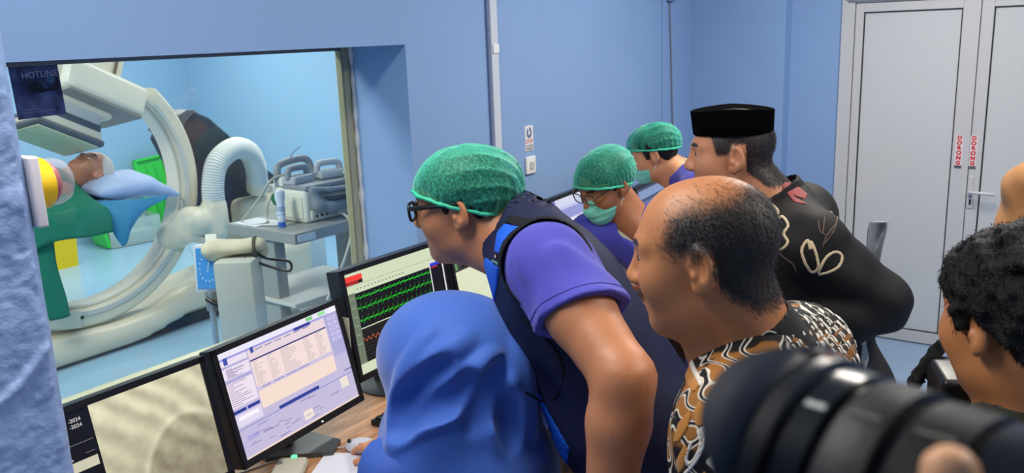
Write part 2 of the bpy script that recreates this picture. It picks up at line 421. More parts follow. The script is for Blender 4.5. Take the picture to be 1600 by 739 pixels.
# door
t_door = struct('door_1', bx(-1.446, -1.372, 5.44, 5.60, 0, 2.06, .004), ALU)
def dpart(name, bm, mat, sm=False): return bmo(name, bm, mat, t_door, sm)
dpart('jamb', bx(-.045, .03, 5.44, 5.60, 0, 2.06, .004), ALU); dpart('jamb', bx(-1.372, -.045, 5.44, 5.60, 2.03, 2.06, .004), ALU)
dpart('head_profile', bx(-1.41, .0, 5.432, 5.445, 2.036, 2.043), M('profile_groove', (120, 126, 135), .4)); dpart('head_profile', bx(-1.42, .0, 5.425, 5.445, 2.052, 2.058), M('profile_groove', (120, 126, 135), .4))
for x0, x1, px0, px1 in ((-1.368, -.7135, -1.323, -.801), (-.7095, -.047, -.649, -.105)):
    lf = dpart('door_leaf', bx(x0, px0, 5.45, 5.50, .008, 2.026, .003), ALU)
    for a in ((px1, x1, .008, 2.026), (px0, px1, 1.976, 2.026), (px0, px1, .008, .078)):
        q = bmo('stile', bx(a[0], a[1], 5.45, 5.50, a[2], a[3], .002), ALU, lf)
    bmo('panel', bx(px0+.001, px1-.001, 5.462, 5.49, .079, 1.975), PANEL, lf)
    for a in ((px0, px0+.007, .078, 1.976), (px1-.007, px1, .078, 1.976), (px0, px1, .078, .085), (px0, px1, 1.969, 1.976)):
        bmo('gasket', bx(a[0], a[1], 5.457, 5.47, a[2], a[3]), GASK, lf)
# vertical "DORONG" labels
for x0, nm in ((-.785, 'left'), (-.712, 'right')):
    t = thing('push_sign', 'white strip with red vertical DORONG letters on the %s door leaf' % nm, 'sign', (x0, 5.45, 1.09), 'push signs on the door')
    bmo('strip', bx(x0, x0+.037, 5.4475, 5.4500, 1.104, 1.276), M('sign_white', (222, 214, 214), .4), t)
    bmo('bottom_bar', bx(x0, x0+.037, 5.4470, 5.4500, 1.088, 1.1035), M('sign_grey_bar', (92, 94, 96), .5), t)
    for k, ch in enumerate('DORONG'):
        text_o('letter', ch, (x0+.0185, 5.4472, 1.2515-k*.0284), (1, 0, 0), (0, 0, 1), .030, M('sign_red', (206, 24, 34), .45), t, .0006, 'CENTER', 1.05, .0016)
t = thing('door_handle', 'white lever door handle with keyhole on the right door leaf', 'door handle', (-.69, 5.45, .95))
bmo('back_plate', bx(-.704, -.678, 5.442, 5.4505, .93, 1.045, .003), ALU, t); bmo('escutcheon', bx(-.706, -.672, 5.442, 5.4505, .862, .925, .006), ALU, t)
bmo('keyhole', bx(-.694, -.684, 5.4405, 5.4435, .880, .915, .003), GASK, t)
bm = tube(bmesh.new(), [(-.69, 5.447, .962), (-.69, 5.395, .962), (-.675, 5.388, .962), (-.575, 5.388, .960), (-.565, 5.395, .958)], .009, 10); bmo('lever', bm, ALU, t, True)
# poster and warning beacon
t = thing('hotline_poster', 'dark navy HOTLINE poster stuck inside the top left of the window', 'poster', (-2.69, 1.33, 1.82))
PO = bpy.data.materials.new('poster_navy'); PO.use_nodes = True; n, l = nt(PO); b = n['Principled BSDF']; b.inputs['Roughness'].default_value = .35
tc = n.new('ShaderNodeTexCoord'); tx = n.new('ShaderNodeTexNoise'); tx.inputs['Scale'].default_value = 22; cr = n.new('ShaderNodeValToRGB')
cr.color_ramp.elements[0].color = lin(44, 46, 84); cr.color_ramp.elements[1].color = lin(92, 106, 158); cr.color_ramp.elements[0].position = .38; cr.color_ramp.elements[1].position = .7
l.new(tc.outputs['Object'], tx.inputs['Vector']); l.new(tx.outputs['Fac'], cr.inputs[0]); l.new(cr.outputs[0], b.inputs['Base Color'])
Rp = Matrix.Rotation(math.radians(2), 3, 'X')
ey = Rp @ V((0, 1, 0)); ez = Rp @ V((0, 0, 1)); pc = V((-2.688, 1.325, 1.812))
bmo('sheet', obx(pc, (.002, .145, .160), Rp), PO, t)
def pp(u, v, d=.0018): return pc+ey*u+ez*(v*.88)+V((d, 0, 0))
bm = bmesh.new()
bm.faces.new([bm.verts.new(pp(u, v, .0016)) for u, v in ((-.025, -.005), (-.028, .012), (-.018, .028), (.0, .03), (.014, .018), (.022, .0), (.03, .006), (.05, .004), (.058, .03), (.05, .055), (.062, .05), (.068, .02), (.066, -.002), (.03, -.008), (.0, -.012))][::-1]); bmo('dark_figure', bm, M('poster_black', (26, 22, 38), .4), t)
bm = bmesh.new(); bm.faces.new([bm.verts.new(pp(.043+.014*math.cos(-a*.3927), .032+.016*math.sin(-a*.3927), .0020)) for a in range(16)]); bmo('badge', bm, M('poster_teal', (70, 110, 140), .4), t)
LTX = M('poster_lettering', (196, 204, 226), .4)
text_o('title', 'HOTLINE', pp(-.041, .042), ey, ez, .0265, LTX, t, .0003, sx=.98); text_o('overline', 'PENGADUAN LAYANAN', pp(-.041, .066), ey, ez, .0085, M('poster_dim', (120, 130, 165), .4), t, .0003)
bmo('footer_line', obx(pp(-.005, -.072), (.0008, .09, .003), Rp), M('poster_dim', (120, 130, 165), .4), t); bmo('footer_line', obx(pp(-.03, -.062), (.0008, .04, .003), Rp), M('poster_dim', (120, 130, 165), .4), t)
bz = V((-1.56, .703, 1.69))
t = thing('warning_beacon', 'yellow warning beacon with red lamp and clear dome on the rough pier', 'beacon', bz)
bmo('mount_plate', obx(bz+V((.002, .009, 0)), (.125, .018, .122), None, .004, 3), M('beacon_white', (224, 218, 222), .45), t, True)
YEL = M('beacon_yellow', (242, 196, 10), .4)
bmo('lamp_base', lathe(bmesh.new(), bz+V((.0, .018, .006)), bz+V((0, 1, .006)), [(0, .044), (.002, .046), (.030, .046), (.036, .042), (.036, .02)], 32), YEL, t, True)
bmo('lug', lathe(bmesh.new(), bz+V((.018, .018, -.046)), bz+V((.018, 1, -.046)), [(0, .012), (.014, .012)], 16), YEL, t, True)
bmo('lug', obx(bz+V((.0, .028, .051)), (.03, .02, .010), None, .003), YEL, t, True)
bmo('screw', lathe(bmesh.new(), bz+V((.022, .032, -.047)), bz+V((.022, 1, -.047)), [(0, .005), (.002, .005)], 10), STEEL, t, True)
bmo('lamp', lathe(bmesh.new(), bz+V((0, .050, .006)), bz+V((0, 1, .006)), [(0, .036), (.010, .038), (.017, .032), (.019, .01)], 28), M('beacon_red', (205, 62, 70), .3), t, True)
CLEAR = bpy.data.materials.new('clear_plastic'); CLEAR.use_nodes = True; n, l = nt(CLEAR); n.remove(n['Principled BSDF'])
tr = n.new('ShaderNodeBsdfTransparent'); tr.inputs[0].default_value = (.86, .89, .9, 1); gs = n.new('ShaderNodeBsdfPrincipled'); gs.inputs['Base Color'].default_value = (.75, .8, .85, 1); gs.inputs['Roughness'].default_value = .15
lw = n.new('ShaderNodeLayerWeight'); lw.inputs[0].default_value = .35; mr = n.new('ShaderNodeMapRange'); mr.inputs[3].default_value = .06; mr.inputs[4].default_value = .55; mx = n.new('ShaderNodeMixShader')
l.new(lw.outputs['Facing'], mr.inputs[0]); l.new(mr.outputs[0], mx.inputs[0]); l.new(tr.outputs[0], mx.inputs[1]); l.new(gs.outputs[0], mx.inputs[2]); l.new(mx.outputs[0], n['Material Output'].inputs[0])
bmo('dome', lathe(bmesh.new(), bz+V((0, .052, .006)), bz+V((0, 1, .006)), [(0, .043), (.020, .042), (.034, .036), (.042, .024), (.044, .006), (.044, .0)], 32, False), CLEAR, t, True)
# ceiling lamp housings
for k, (lx, ly, lz, sx, sy, wt, kd) in enumerate(LAMPS):
    nm = ['over the near desk end', 'over the far desk end', 'over the middle of the floor'][k] if k < 3 else ['just behind the window', 'above the far bins', 'above the trolley', 'at the far left corner'][k-3]
    t = thing('ceiling_light', 'white ceiling light panel %s in the %s' % (nm, 'control room' if kd == 'c' else 'treatment room'), 'ceiling light', (lx, ly, 2.9), 'ceiling lights')
    bm = bx(lx-sx/2-.03, lx+sx/2+.03, ly-sy/2-.03, ly+sy/2+.03, 2.875, 2.9, .004); bmo('housing', bm, PVC, t)
    bmo('diffuser', bx(lx-sx/2, lx+sx/2, ly-sy/2, ly+sy/2, 2.8655, 2.876), M('lamp_diffuser', (250, 250, 246), .5, emit=3), t)
# ------------------------------------------------------------------ desk and monitors
DESK = bpy.data.materials.new('wood_laminate'); DESK.use_nodes = True; n, l = nt(DESK); b = n['Principled BSDF']; b.inputs['Roughness'].default_value = .4
tc = n.new('ShaderNodeTexCoord'); mp = n.new('ShaderNodeMapping'); mp.inputs['Scale'].default_value = (14, 1.2, 5); tx = n.new('ShaderNodeTexNoise'); tx.inputs['Scale'].default_value = 6; tx.inputs['Detail'].default_value = 6; cr = n.new('ShaderNodeValToRGB')
cr.color_ramp.elements[0].color = lin(150, 100, 66); cr.color_ramp.elements[1].color = lin(205, 156, 116); cr.color_ramp.elements[0].position = .3; cr.color_ramp.elements[1].position = .7
l.new(tc.outputs['Object'], mp.inputs[0]); l.new(mp.outputs[0], tx.inputs['Vector']); l.new(tx.outputs['Fac'], cr.inputs[0]); l.new(cr.outputs[0], b.inputs['Base Color'])
t = thing('control_desk', 'long wood laminate desk under the window carrying the monitors', 'desk', (-1.9, 2.6, 0))
bmo('desktop', bx(-2.322, -1.42, .715, 4.6, .722, .75, .003), DESK, t)
for y in (.76, 2.6, 4.54): bmo('side_panel', bx(-2.33, -1.5, y-.012, y+.012, 0, .722), DESK, t)
bmo('back_panel', bx(-2.33, -2.31, .78, 4.52, .3, .722), DESK, t)
SCRM = {}
def E(col, s=1.0):
    k = ('scr', col, s)
    if k not in SCRM:
        m = bpy.data.materials.new('screen_light'); m.use_nodes = True; n, l = nt(m); b = n['Principled BSDF']; b.inputs['Base Color'].default_value = (.01, .01, .01, 1); b.inputs['Roughness'].default_value = .25
        b.inputs['Emission Color'].default_value = lin(*col); b.inputs['Emission Strength'].default_value = s; SCRM[k] = m
    return SCRM[k]
def monitor(name, label, TL, TR, BL, depth=.045, bez=.016, base=True, chin=.02):
    """TL, TR, BL: outer corners of the front face, seen by the user. Returns thing, point function (u right, v down, in metres on the screen)"""
    TL, TR, BL = V(TL), V(TR), V(BL); eu = (TR-TL); w = eu.length; eu = eu.normalized(); ev = (BL-TL); ev = (ev-eu*ev.dot(eu)); h = ev.length; ev.normalize(); en = ev.cross(eu)  # towards the user
    if en.x < 0: en = -en
    R = Matrix((eu, -ev, en)).transposed()
    c = (TL+eu*w/2+ev*h/2)
    base_p = V((c.x-en.x*.06, c.y-en.y*.06, .75))
    t = thing(name, label, 'monitor', base_p)
    bmo('housing', obx(c-en*depth/2, (w, h, depth), R, .004, 2), DKG, t)
    # bezel frame
    bm = bmesh.new()
    for cx, cy, sx, sy in ((w/2, bez/2, w, bez), (w/2, h-chin/2, w, chin), (bez/2, h/2, bez, h), (w-bez/2, h/2, bez, h)):
        box(bm, TL+eu*cx+ev*cy+en*.0025, (sx, sy, .007), R)
    bmo('bezel', bm, BLK, t)
    bmo('back_bulge', obx(c-en*(depth+.02), (w*.6, h*.6, .045), R, .012), DKG, t)
    if base:
        nk = c-en*(depth+.035)
        bmo('stand_neck', obx(V((nk.x, nk.y, (nk.z+.75)/2)), (.05, .09, abs(nk.z-.75)), None, .006), DKG, t)
        bmo('stand_foot', lathe(bmesh.new(), (nk.x+.03, nk.y, .7505), (nk.x+.03, nk.y, 1), [(0, .125), (.006, .125), (.013, .11), (.016, .05)], 40), DKG, t, True)
    sw, sh = w-2*bez, h-bez-chin
    o = TL+eu*bez+ev*bez
    def pt(u, v, d=0): return o+eu*(u*sw)+ev*(v*sh)+en*(.001+d)
    def quads(nm, rects, parent=None):
        """rects: (u0, v0, u1, v1, colour, strength, layer)"""
        bm = bmesh.new(); ms = []
        for r in rects:
            m = E(r[4], r[5]); 
            if m not in ms: ms.append(m)
            d = .00025*(r[6]+1)
            f = bm.faces.new([bm.verts.new(pt(a, b_, d)) for a, b_ in ((r[0], r[3]), (r[2], r[3]), (r[2], r[1]), (r[0], r[1]))]); f.material_index = ms.index(m)
        return bmo(nm, bm, ms, parent or t)
    return t, pt, quads, eu, ev, en, sw, sh
r_ = random.Random(3)
# monitor with the angiogram
t, pt, quads, eu, ev, en, sw, sh = monitor('computer_monitor', 'black monitor showing a grey x-ray angiogram, nearest the pier', (-1.905, .757, 1.138), (-1.905, 1.252, 1.138), (-1.83, .757, .815))
quads('screen', [(0, 0, 1, 1, (10, 10, 12), .5, 0), (.19, .80, .345, .82, (90, 90, 90), .6, 1)])
XR = bpy.data.materials.new('angiogram_image'); XR.use_nodes = True; n, l = nt(XR); b = n['Principled BSDF']; b.inputs['Base Color'].default_value = (.01, .01, .01, 1); b.inputs['Roughness'].default_value = .3
def vm(op, a, b_=None, n=n, l=l):
    q = n.new('ShaderNodeMath'); q.operation = op
    for i, x in enumerate((a, b_)):
        if x is None: continue
        if isinstance(x, (int, float)): q.inputs[i].default_value = x
        else: l.new(x, q.inputs[i])
    return q.outputs[0]
uv = n.new('ShaderNodeUVMap'); sp = n.new('ShaderNodeSeparateXYZ'); l.new(uv.outputs[0], sp.inputs[0]); U, W = sp.outputs[0], sp.outputs[1]
nz = n.new('ShaderNodeTexNoise'); nz.inputs['Scale'].default_value = 9; nz.inputs['Detail'].default_value = 6; l.new(uv.outputs[0], nz.inputs['Vector'])
nz2 = n.new('ShaderNodeTexNoise'); nz2.inputs['Scale'].default_value = 3; l.new(uv.outputs[0], nz2.inputs['Vector'])
wv = n.new('ShaderNodeTexWave'); wv.inputs['Scale'].default_value = 2.3; wv.inputs['Distortion'].default_value = 3.5; wv.bands_direction = 'DIAGONAL'; l.new(uv.outputs[0], wv.inputs['Vector'])
dx = vm('DIVIDE', vm('SUBTRACT', U, .74), .46); dy = vm('DIVIDE', vm('SUBTRACT', W, .02), .62)
rad = vm('SQRT', vm('ADD', vm('MULTIPLY', dx, dx), vm('MULTIPLY', dy, dy)))
dome = n.new('ShaderNodeMapRange'); dome.inputs[1].default_value = .95; dome.inputs[2].default_value = 1.02; l.new(rad, dome.inputs[0])
rim = vm('MULTIPLY', vm('MAXIMUM', vm('SUBTRACT', 1, vm('MULTIPLY', vm('ABSOLUTE', vm('SUBTRACT', rad, 1.03)), 12)), 0), .12)
val = vm('ADD', vm('ADD', vm('MULTIPLY', dome.outputs[0], .20), rim), vm('MULTIPLY', nz.outputs['Fac'], .34))
val = vm('ADD', val, vm('MULTIPLY', vm('MULTIPLY', wv.outputs['Fac'], W), .34)); val = vm('ADD', val, vm('MULTIPLY', nz2.outputs['Fac'], .2)); val = vm('ADD', val, vm('MULTIPLY', W, .12))
cr = n.new('ShaderNodeValToRGB'); cr.color_ramp.elements[0].position = .25; cr.color_ramp.elements[0].color = lin(138, 128, 104); cr.color_ramp.elements[1].position = 1.0; cr.color_ramp.elements[1].color = lin(246, 242, 206)
l.new(val, cr.inputs[0]); l.new(cr.outputs[0], b.inputs['Emission Color']); b.inputs['Emission Strength'].default_value = .95
bm = bmesh.new(); ul = bm.loops.layers.uv.new('UVMap'); f = bm.faces.new([bm.verts.new(pt(a, c, .0006)) for a, c in ((.35, 1), (1, 1), (1, 0), (.35, 0))])
for lp, q in zip(f.loops, ((0, 0), (1, 0), (1, 1), (0, 1))): lp[ul].uv = q
bmo('angiogram', bm, XR, t)
TX = E((225, 225, 225), .9)
text_o('date_text', '-2024', pt(.238, .088, .0008), eu, -ev, .0125, TX, t, .0002); text_o('date_text', '-2024', pt(.238, .135, .0008), eu, -ev, .0125, TX, t, .0002)
quads('side_bars', [(.18, .255, .335, .26, (150, 150, 150), .6, 1), (.28, .345, .33, .350, (150, 150, 150), .6, 1), (.17, .39, .335, .47, (215, 210, 185), .9, 1), (.19, .36, .215, .375, (190, 190, 190), .8, 2)])
# monitor with the worklist software
t, pt, quads, eu, ev, en, sw, sh = monitor('computer_monitor', 'black monitor showing a lilac worklist program, beside the angiogram monitor', (-1.905, 1.272, 1.142), (-1.95, 1.766, 1.145), (-1.828, 1.265, .818), base=False)
LIL = (197, 188, 220); LIL2 = (176, 172, 216); PEA = (246, 222, 208); NAV = (40, 58, 150)
R_ = [(0, 0, 1, 1, LIL, 1, 0), (0, 0, 1, .055, (236, 232, 250), 1, 1), (0, .055, .88, .075, (160, 158, 225), 1, 1), (0, .075, .205, .52, (238, 224, 240), 1, 1), (.0, .13, .205, .15, LIL2, 1, 2), (.0, .255, .205, .29, LIL2, 1, 2),
      (.215, .075, .87, .64, (232, 214, 220), 1, 1), (.215, .17, .87, .185, (60, 60, 130), 1, 2), (.215, .185, .87, .43, (244, 222, 218), 1, 2), (.215, .47, .87, .64, PEA, 1, 2), (.215, .43, .87, .47, (206, 196, 222), 1, 3),
      (.88, .055, 1, .5, LIL2, 1, 1), (.0, .545, .1, .575, NAV, 1, 2), (.11, .545, .205, .575, NAV, 1, 2), (.0, .59, .205, .70, (226, 216, 240), 1, 2), (.03, .61, .18, .645, (250, 246, 250), 1, 3), (.33, .69, .68, .72, NAV, 1, 3), (0, .72, 1, .73, (150, 150, 205), 1, 2),
      (.93, .675, 1, .685, (70, 80, 150), 1, 3), (.72, .01, .78, .045, (120, 205, 130), 1, 3), (.83, .01, .9, .045, (150, 225, 150), 1, 3), (.93, .0, 1, .06, (240, 240, 250), 1, 3), (.6, .055, .75, .085, NAV, 1, 4), (0, .985, 1, 1, PEA, 1, 3),
      (.50, .86, .58, .95, (240, 226, 214), 1, 3), (.87, .735, .94, .84, (240, 226, 214), 1, 3), (.05, .80, .14, .85, (176, 170, 220), 1, 3), (.03, .055, .06, .12, (60, 80, 170), 1, 5), (.235, .055, .26, .11, (60, 80, 170), 1, 5)]
for k in range(13):
    v = .195+k*.018
    for u0 in (.225, .34, .45, .65, .76):
        R_.append((u0, v, u0+.03+r_.random()*(.05 if u0 != .45 else .12), v+.0045, (170, 158, 172), 1, 4))
for k in range(9): R_.append((.03, .165+k*.0095, .07+r_.random()*.1, .1695+k*.0095, (120, 110, 160), 1, 4))
for k in range(11): R_.append((.015, .30+k*.020, .05+r_.random()*.12, .305+k*.020, (130, 118, 150), 1, 4))
for k in range(5): R_.append((.9, .09+k*.055, .98, .125+k*.055, (204, 198, 238), 1, 4)); R_.append((.915, .103+k*.055, .96, .108+k*.055, (110, 105, 180), 1, 5))
for k in range(26): u0 = r_.random()*.9; v0 = .745+r_.random()*.22; R_.append((u0, v0, u0+.03+r_.random()*.06, v0+.007, (140, 130, 180), 1, 5))
for k in range(6): R_.append((.27+k*.08, .09, .33+k*.08, .098, (110, 110, 170), 1, 4)); R_.append((.05+k*.1, .445, .1+k*.11, .452, (120, 115, 175), 1, 4) if k > 1 else (.235, .1, .26, .11, (110, 110, 170), 1, 4))
quads('screen', R_)
bmo('power_light', obx(pt(.62, 1.035, .006), (.004, .004, .003)), E((255, 255, 255), 2), t)
bmo('stand_neck', obx((-1.985, 1.52, .84), (.05, .09, .18), None, .006), DKG, t)
F = Fld((-2.1, 1.38, .74), (-1.74, 1.64, .79), .02, [((-2.1, 1.38, .745), (-1.74, 1.64, .785), .006)])
ft = M('stand_dark_grey', (70, 70, 72), .35)
bmo('stand_foot', prism(bmesh.new(), [(-2.05, 1.44), (-1.925, 1.425), (-1.785, 1.555), (-1.822, 1.62), (-2.05, 1.60)], (0, 0, 0), (1, 0, 0), (0, 1, 0), (0, 0, 1), .7505, .766), ft, t)
# ECG monitor
t, pt, quads, eu, ev, en, sw, sh = monitor('computer_monitor', 'black monitor with green ECG traces, behind the blue headscarf', (-1.955, 1.790, 1.225), (-2.0, 2.338, 1.208), (-1.895, 1.785, .870), depth=.055)
PG = (214, 226, 192)
R_ = [(0, 0, 1, 1, PG, .95, 0), (0, .03, .16, .085, (255, 60, 50), 1, 1), (0, .085, .16, .12, (25, 12, 10), .8, 1), (.07, .21, .98, .56, (8, 12, 8), .5, 1), (.0, .20, .07, .9, (120, 134, 110), .8, 1), (.07, .57, .98, .90, (14, 14, 12), .5, 1)]
for k in range(9): R_.append((.07, .585+k*.035, .98, .592+k*.035, (56, 52, 46), .6, 2))
for k in range(6): R_.append((.02, .25+k*.09, .055, .256+k*.09, (190, 200, 180), .8, 2))
for k in range(14): R_.append((.09+k*.035, .165, .105+k*.035, .178, (150, 160, 140), .8, 2))
R_ += [(.0, .125, .99, .13, (180, 190, 165), .8, 2), (.84, .165, 1.0, .62, (235, 240, 240), .9, 3), (.85, .175, .985, .21, (40, 60, 200), 1, 4), (.85, .21, .985, .61, (12, 12, 14), .5, 4), (.86, .215, .93, .23, (200, 40, 50), 1, 5)]
quads('screen', R_)
text_o('alarm_text', 'LU/ASFOS', pt(.005, .117, .001), eu, -ev, .0135, E((255, 60, 50), 1), t, .0002)
GRN = E((40, 225, 50), 1.3)
for row, v0 in enumerate((.26, .365, .485)):
    pts_ = []; u = .072; k = 0
    while u < .845:
        ph = k % 9
        a = [.0, .008, -.010, .0, .012, -.045, .035, .0, .006][ph]*(1 if row else .5)+r_.uniform(-.006, .006)
        pts_.append((u, v0+a-.06*(u-.07)*0)); u += .0056; k += 1
    bm = bmesh.new()
    for (u0, a), (u1, b_) in zip(pts_, pts_[1:]):
        th = .0038
        bm.faces.new([bm.verts.new(pt(x, y, .0011)) for x, y in ((u0, a+th), (u1, b_+th), (u1, b_-th), (u0, a-th))])
    bmo('trace', bm, GRN, t)
bm = bmesh.new(); pz = [(.075+k*.022, .68+(.02 if k % 2 else -.02)+r_.uniform(-.006, .006)) for k in range(36)]
for (u0, a), (u1, b_) in zip(pz, pz[1:]): bm.faces.new([bm.verts.new(pt(x, y, .0011)) for x, y in ((u0, a+.004), (u1, b_+.004), (u1, b_-.004), (u0, a-.004))])
bmo('trace', bm, E((225, 110, 60), 1), t)
bmo('paper_sticker', obx(V((-1.935, 1.783, 1.03)), (.03, .003, .10)), M('sticker_paper', (205, 200, 180), .6), t)
# monitor beside it
t, pt, quads, eu, ev, en, sw, sh = monitor('computer_monitor', 'black monitor with red traces, right of the ECG monitor', (-1.99, 2.352, 1.178), (-2.03, 2.88, 1.178), (-1.925, 2.347, .845), depth=.05)
quads('screen', [(0, 0, 1, 1, (226, 232, 200), .95, 0), (0, 0, 1, .30, (70, 76, 62), .6, 1), (.02, .04, .05, .28, (110, 160, 110), .8, 2), (.1, .02, 1, .28, (30, 26, 24), .5, 2)])
bm = bmesh.new(); pz = [(.11+k*.016, .15+(.06 if k % 3 else -.07)+r_.uniform(-.02, .02)) for k in range(50)]
for (u0, a), (u1, b_) in zip(pz, pz[1:]): bm.faces.new([bm.verts.new(pt(x, y, .0011)) for x, y in ((u0, a+.02), (u1, b_+.02), (u1, b_-.02), (u0, a-.02))])
bmo('trace', bm, E((225, 80, 60), 1), t)
# two further monitors down the desk
t, pt, quads, eu, ev, en, sw, sh = monitor('computer_monitor', 'black monitor with a lilac program in front of the masked worker', (-1.95, 2.968, 1.245), (-1.99, 3.47, 1.245), (-1.88, 2.963, .91))
R_ = [(0, 0, 1, 1, (196, 200, 236), .95, 0), (0, 0, .1, .2, (120, 120, 200), .9, 1), (.1, 0, 1, .12, (215, 218, 240), .95, 1), (.1, .16, 1, .3, (150, 154, 214), .95, 1), (.1, .32, .9, .7, (236, 238, 246), .95, 1)]
for k in range(12): R_.append((.12, .36+k*.026, .3+r_.random()*.5, .37+k*.026, (150, 150, 190), .9, 2))
quads('screen', R_)
t, pt, quads, eu, ev, en, sw, sh = monitor('computer_monitor', 'black monitor farthest down the desk between the two capped workers', (-1.90, 3.66, 1.185), (-1.96, 4.14, 1.185), (-1.84, 3.655, .88))
quads('screen', [(0, 0, 1, 1, (60, 74, 110), .7, 0), (.05, .05, .95, .2, (140, 160, 205), .8, 1), (.05, .25, .6, .8, (96, 112, 160), .8, 1)])
# small things on the desk
t = thing('computer_mouse', 'light grey computer mouse under the operator hand', 'mouse', (-1.735, 1.628, .75))
F = Fld((-1.80, 1.56, .74), (-1.66, 1.70, .80), .0035)
Rm = frame((-.72, -.30, 0)); F.ell((-1.735, 1.628, .757), (.033, .056, .030), np.array(Rm), 0); F.plane((0, 0, .7515), (0, 0, -1), .004)
link('shell', F.mesh('shell'), M('mouse_grey', (206, 210, 216), .35), t)
bmo('wheel', lathe(bmesh.new(), V((-1.768, 1.606, .782)), V((-1.768+.30, 1.606-.72, .782)), [(0, .006), (.006, .006)], 14), DKG, t, True)
tubeo('cable', [(-1.782, 1.61, .757), (-1.84, 1.55, .754), (-1.90, 1.45, .753), (-1.94, 1.32, .753), (-2.0, 1.2, .753)], .0024, M('pale_cable', (190, 186, 178), .5), t, 6, 6)
t = thing('switch_box', 'cream switch box with a green lamp on the desk below the worklist monitor', 'switch box', (-1.80, 1.41, .75))
Rs = Matrix.Rotation(math.radians(35), 3, 'Z'); bmo('case', obx((-1.795, 1.395, .766), (.085, .14, .030), Rs, .012, 3), M('cream_plastic', (196, 192, 172), .45), t, True)
bmo('green_lamp', lathe(bmesh.new(), (-1.832, 1.452, .780), (-1.832, 1.452, 1), [(0, .009), (.003, .009), (.004, .006)], 18), M('green_led', (90, 240, 150), .3, emit=1.4), t, True)
bmo('button', lathe(bmesh.new(), (-1.838, 1.405, .780), (-1.838, 1.405, 1), [(0, .009), (.003, .009), (.004, .006)], 18), M('grey_button', (110, 112, 116), .5), t, True)
t = thing('document_sheet', 'white sheet of paper on the desk below the computer mouse', 'paper', (-1.66, 1.5, .75))
bmo('sheet', obx((-1.655, 1.475, .7516), (.21, .297, .0012), Matrix.Rotation(math.radians(28), 3, 'Z')), M('white_paper', (226, 228, 236), .6), t)
bmo('pen', lathe(bmesh.new(), (-1.71, 1.40, .7555), (-1.62, 1.44, .7555), [(0, .001), (.008, .0035), (.09, .0035), (.098, .003)], 12), M('blue_pen', (40, 60, 120), .4), t, True)
t = thing('desk_keyboard', 'black keyboard on the desk below the ECG monitor', 'keyboard', (-1.8, 1.95, .75))
bmo('case', obx((-1.765, 1.96, .7595), (.14, .40, .018), None, .004), BLK, t)
kme = None
for a in range(5):
    for b_ in range(14):
        if kme is None:
            o = bmo('key', obx((0, 0, 0), (.021, .022, .008), None, .002, 1), M('key_black', (30, 31, 34), .5), t); kme = o.data
        else: o = link('key', kme, None, t, False)
        o.matrix_parent_inverse = t.matrix_basis.inverted(); o.location = (-1.817+a*.026, 1.785+b_*.027, .771)
# ------------------------------------------------------------------ treatment room behind the window
CREAM = M('cream_enamel', (234, 224, 200), .33, var=.02, vscale=3)
CREAM2 = M('cream_enamel_pale', (240, 231, 208), .38)  # slightly lighter, plain cream enamel
GRY = M('grey_enamel', (168, 172, 170), .4)
DGR = M('slate_grey_plastic', (84, 90, 98), .4)
# floor stand with C-arm
gx, gy, gz = -5.35, 2.74, 1.07
t = thing('angiography_gantry', 'cream C-arm x-ray gantry curving round the patient', 'c-arm', (gx, 3.2, 0))
def arc(bm, r0, r1, x0, x1, a0, a1, n=48, bev=.02):
    prof = [(r0+bev, x0), (r1-bev, x0), (r1, x0+bev), (r1, x1-bev), (r1-bev, x1), (r0+bev, x1), (r0, x1-bev), (r0, x0+bev)]
    rings = []
    for k in range(n+1):
        a = math.radians(a0+(a1-a0)*k/n); rings.append([bm.verts.new((x, gy+r*math.cos(a), gz+r*math.sin(a))) for r, x in prof])
    for A, B in zip(rings, rings[1:]):
        for k in range(8): bm.faces.new((A[k], A[(k+1) % 8], B[(k+1) % 8], B[k]))
    bm.faces.new(rings[0]); bm.faces.new(rings[-1]); bmesh.ops.recalc_face_normals(bm, faces=bm.faces[:])
    return bm
bmo('c_arc', arc(bmesh.new(), .735, .862, gx-.09, gx+.09, 44, -128), CREAM, t, True)
bmo('inner_rail', arc(bmesh.new(), .712, .735, gx-.075, gx+.06, 42, -126, bev=.005), M('cream_rail', (246, 238, 218), .45), t, True)
bmo('side_rail', arc(bmesh.new(), .75, .785, gx+.085, gx+.098, 40, -98, bev=.004), M('pale_grey_rail', (212, 212, 204), .4), t, True)
bmo('side_cap', arc(bmesh.new(), .735, .85, gx+.088, gx+.106, -98, -112, 8, bev=.006), CREAM2, t, True)
bmo('black_mark', arc(bmesh.new(), .775, .795, gx+.1065, gx+.1085, -97, -98.4, 2, bev=.002), BLK, t)
# detector unit on the upper end: local frame, a = towards isocentre
th = math.radians(58); ctr = V((gx, gy, gz))
rdir = V((-.20, .45, .87)).normalized(); sdir = V((0, .888, -.46)).normalized(); xd = sdir.cross(rdir).normalized(); sdir = rdir.cross(xd)
Rd = Matrix((xd, sdir, rdir)).transposed()
def dl(x, s, r): return V((gx, 2.80, 1.665))+xd*x+sdir*s+rdir*r
bmo('detector_column', obx(dl(.0, .03, .22), (.36, .40, .66), Rd, .03, 3), CREAM, t, True)
bmo('carriage', obx(dl(.10, .10, .035), (.42, .50, .19), Rd, .035, 3), CREAM2, t, True)
bmo('carriage_lip', obx(dl(.10, .10, -.066), (.40, .48, .02), Rd, .008), M('warm_grey_lip', (150, 144, 134), .5), t, True)
bmo('detector_neck', obx(dl(.0, .0, -.10), (.33, .33, .18), Rd, .02, 2), M('pale_grey_enamel', (206, 208, 204), .4), t, True)
bmo('collision_band', obx(dl(.0, -.01, -.195), (.36, .36, .05), Rd, .018, 2), DGR, t, True)
bmo('detector_housing', obx(dl(.0, -.015, -.243), (.38, .39, .055), Rd, .02, 2), CREAM, t, True)
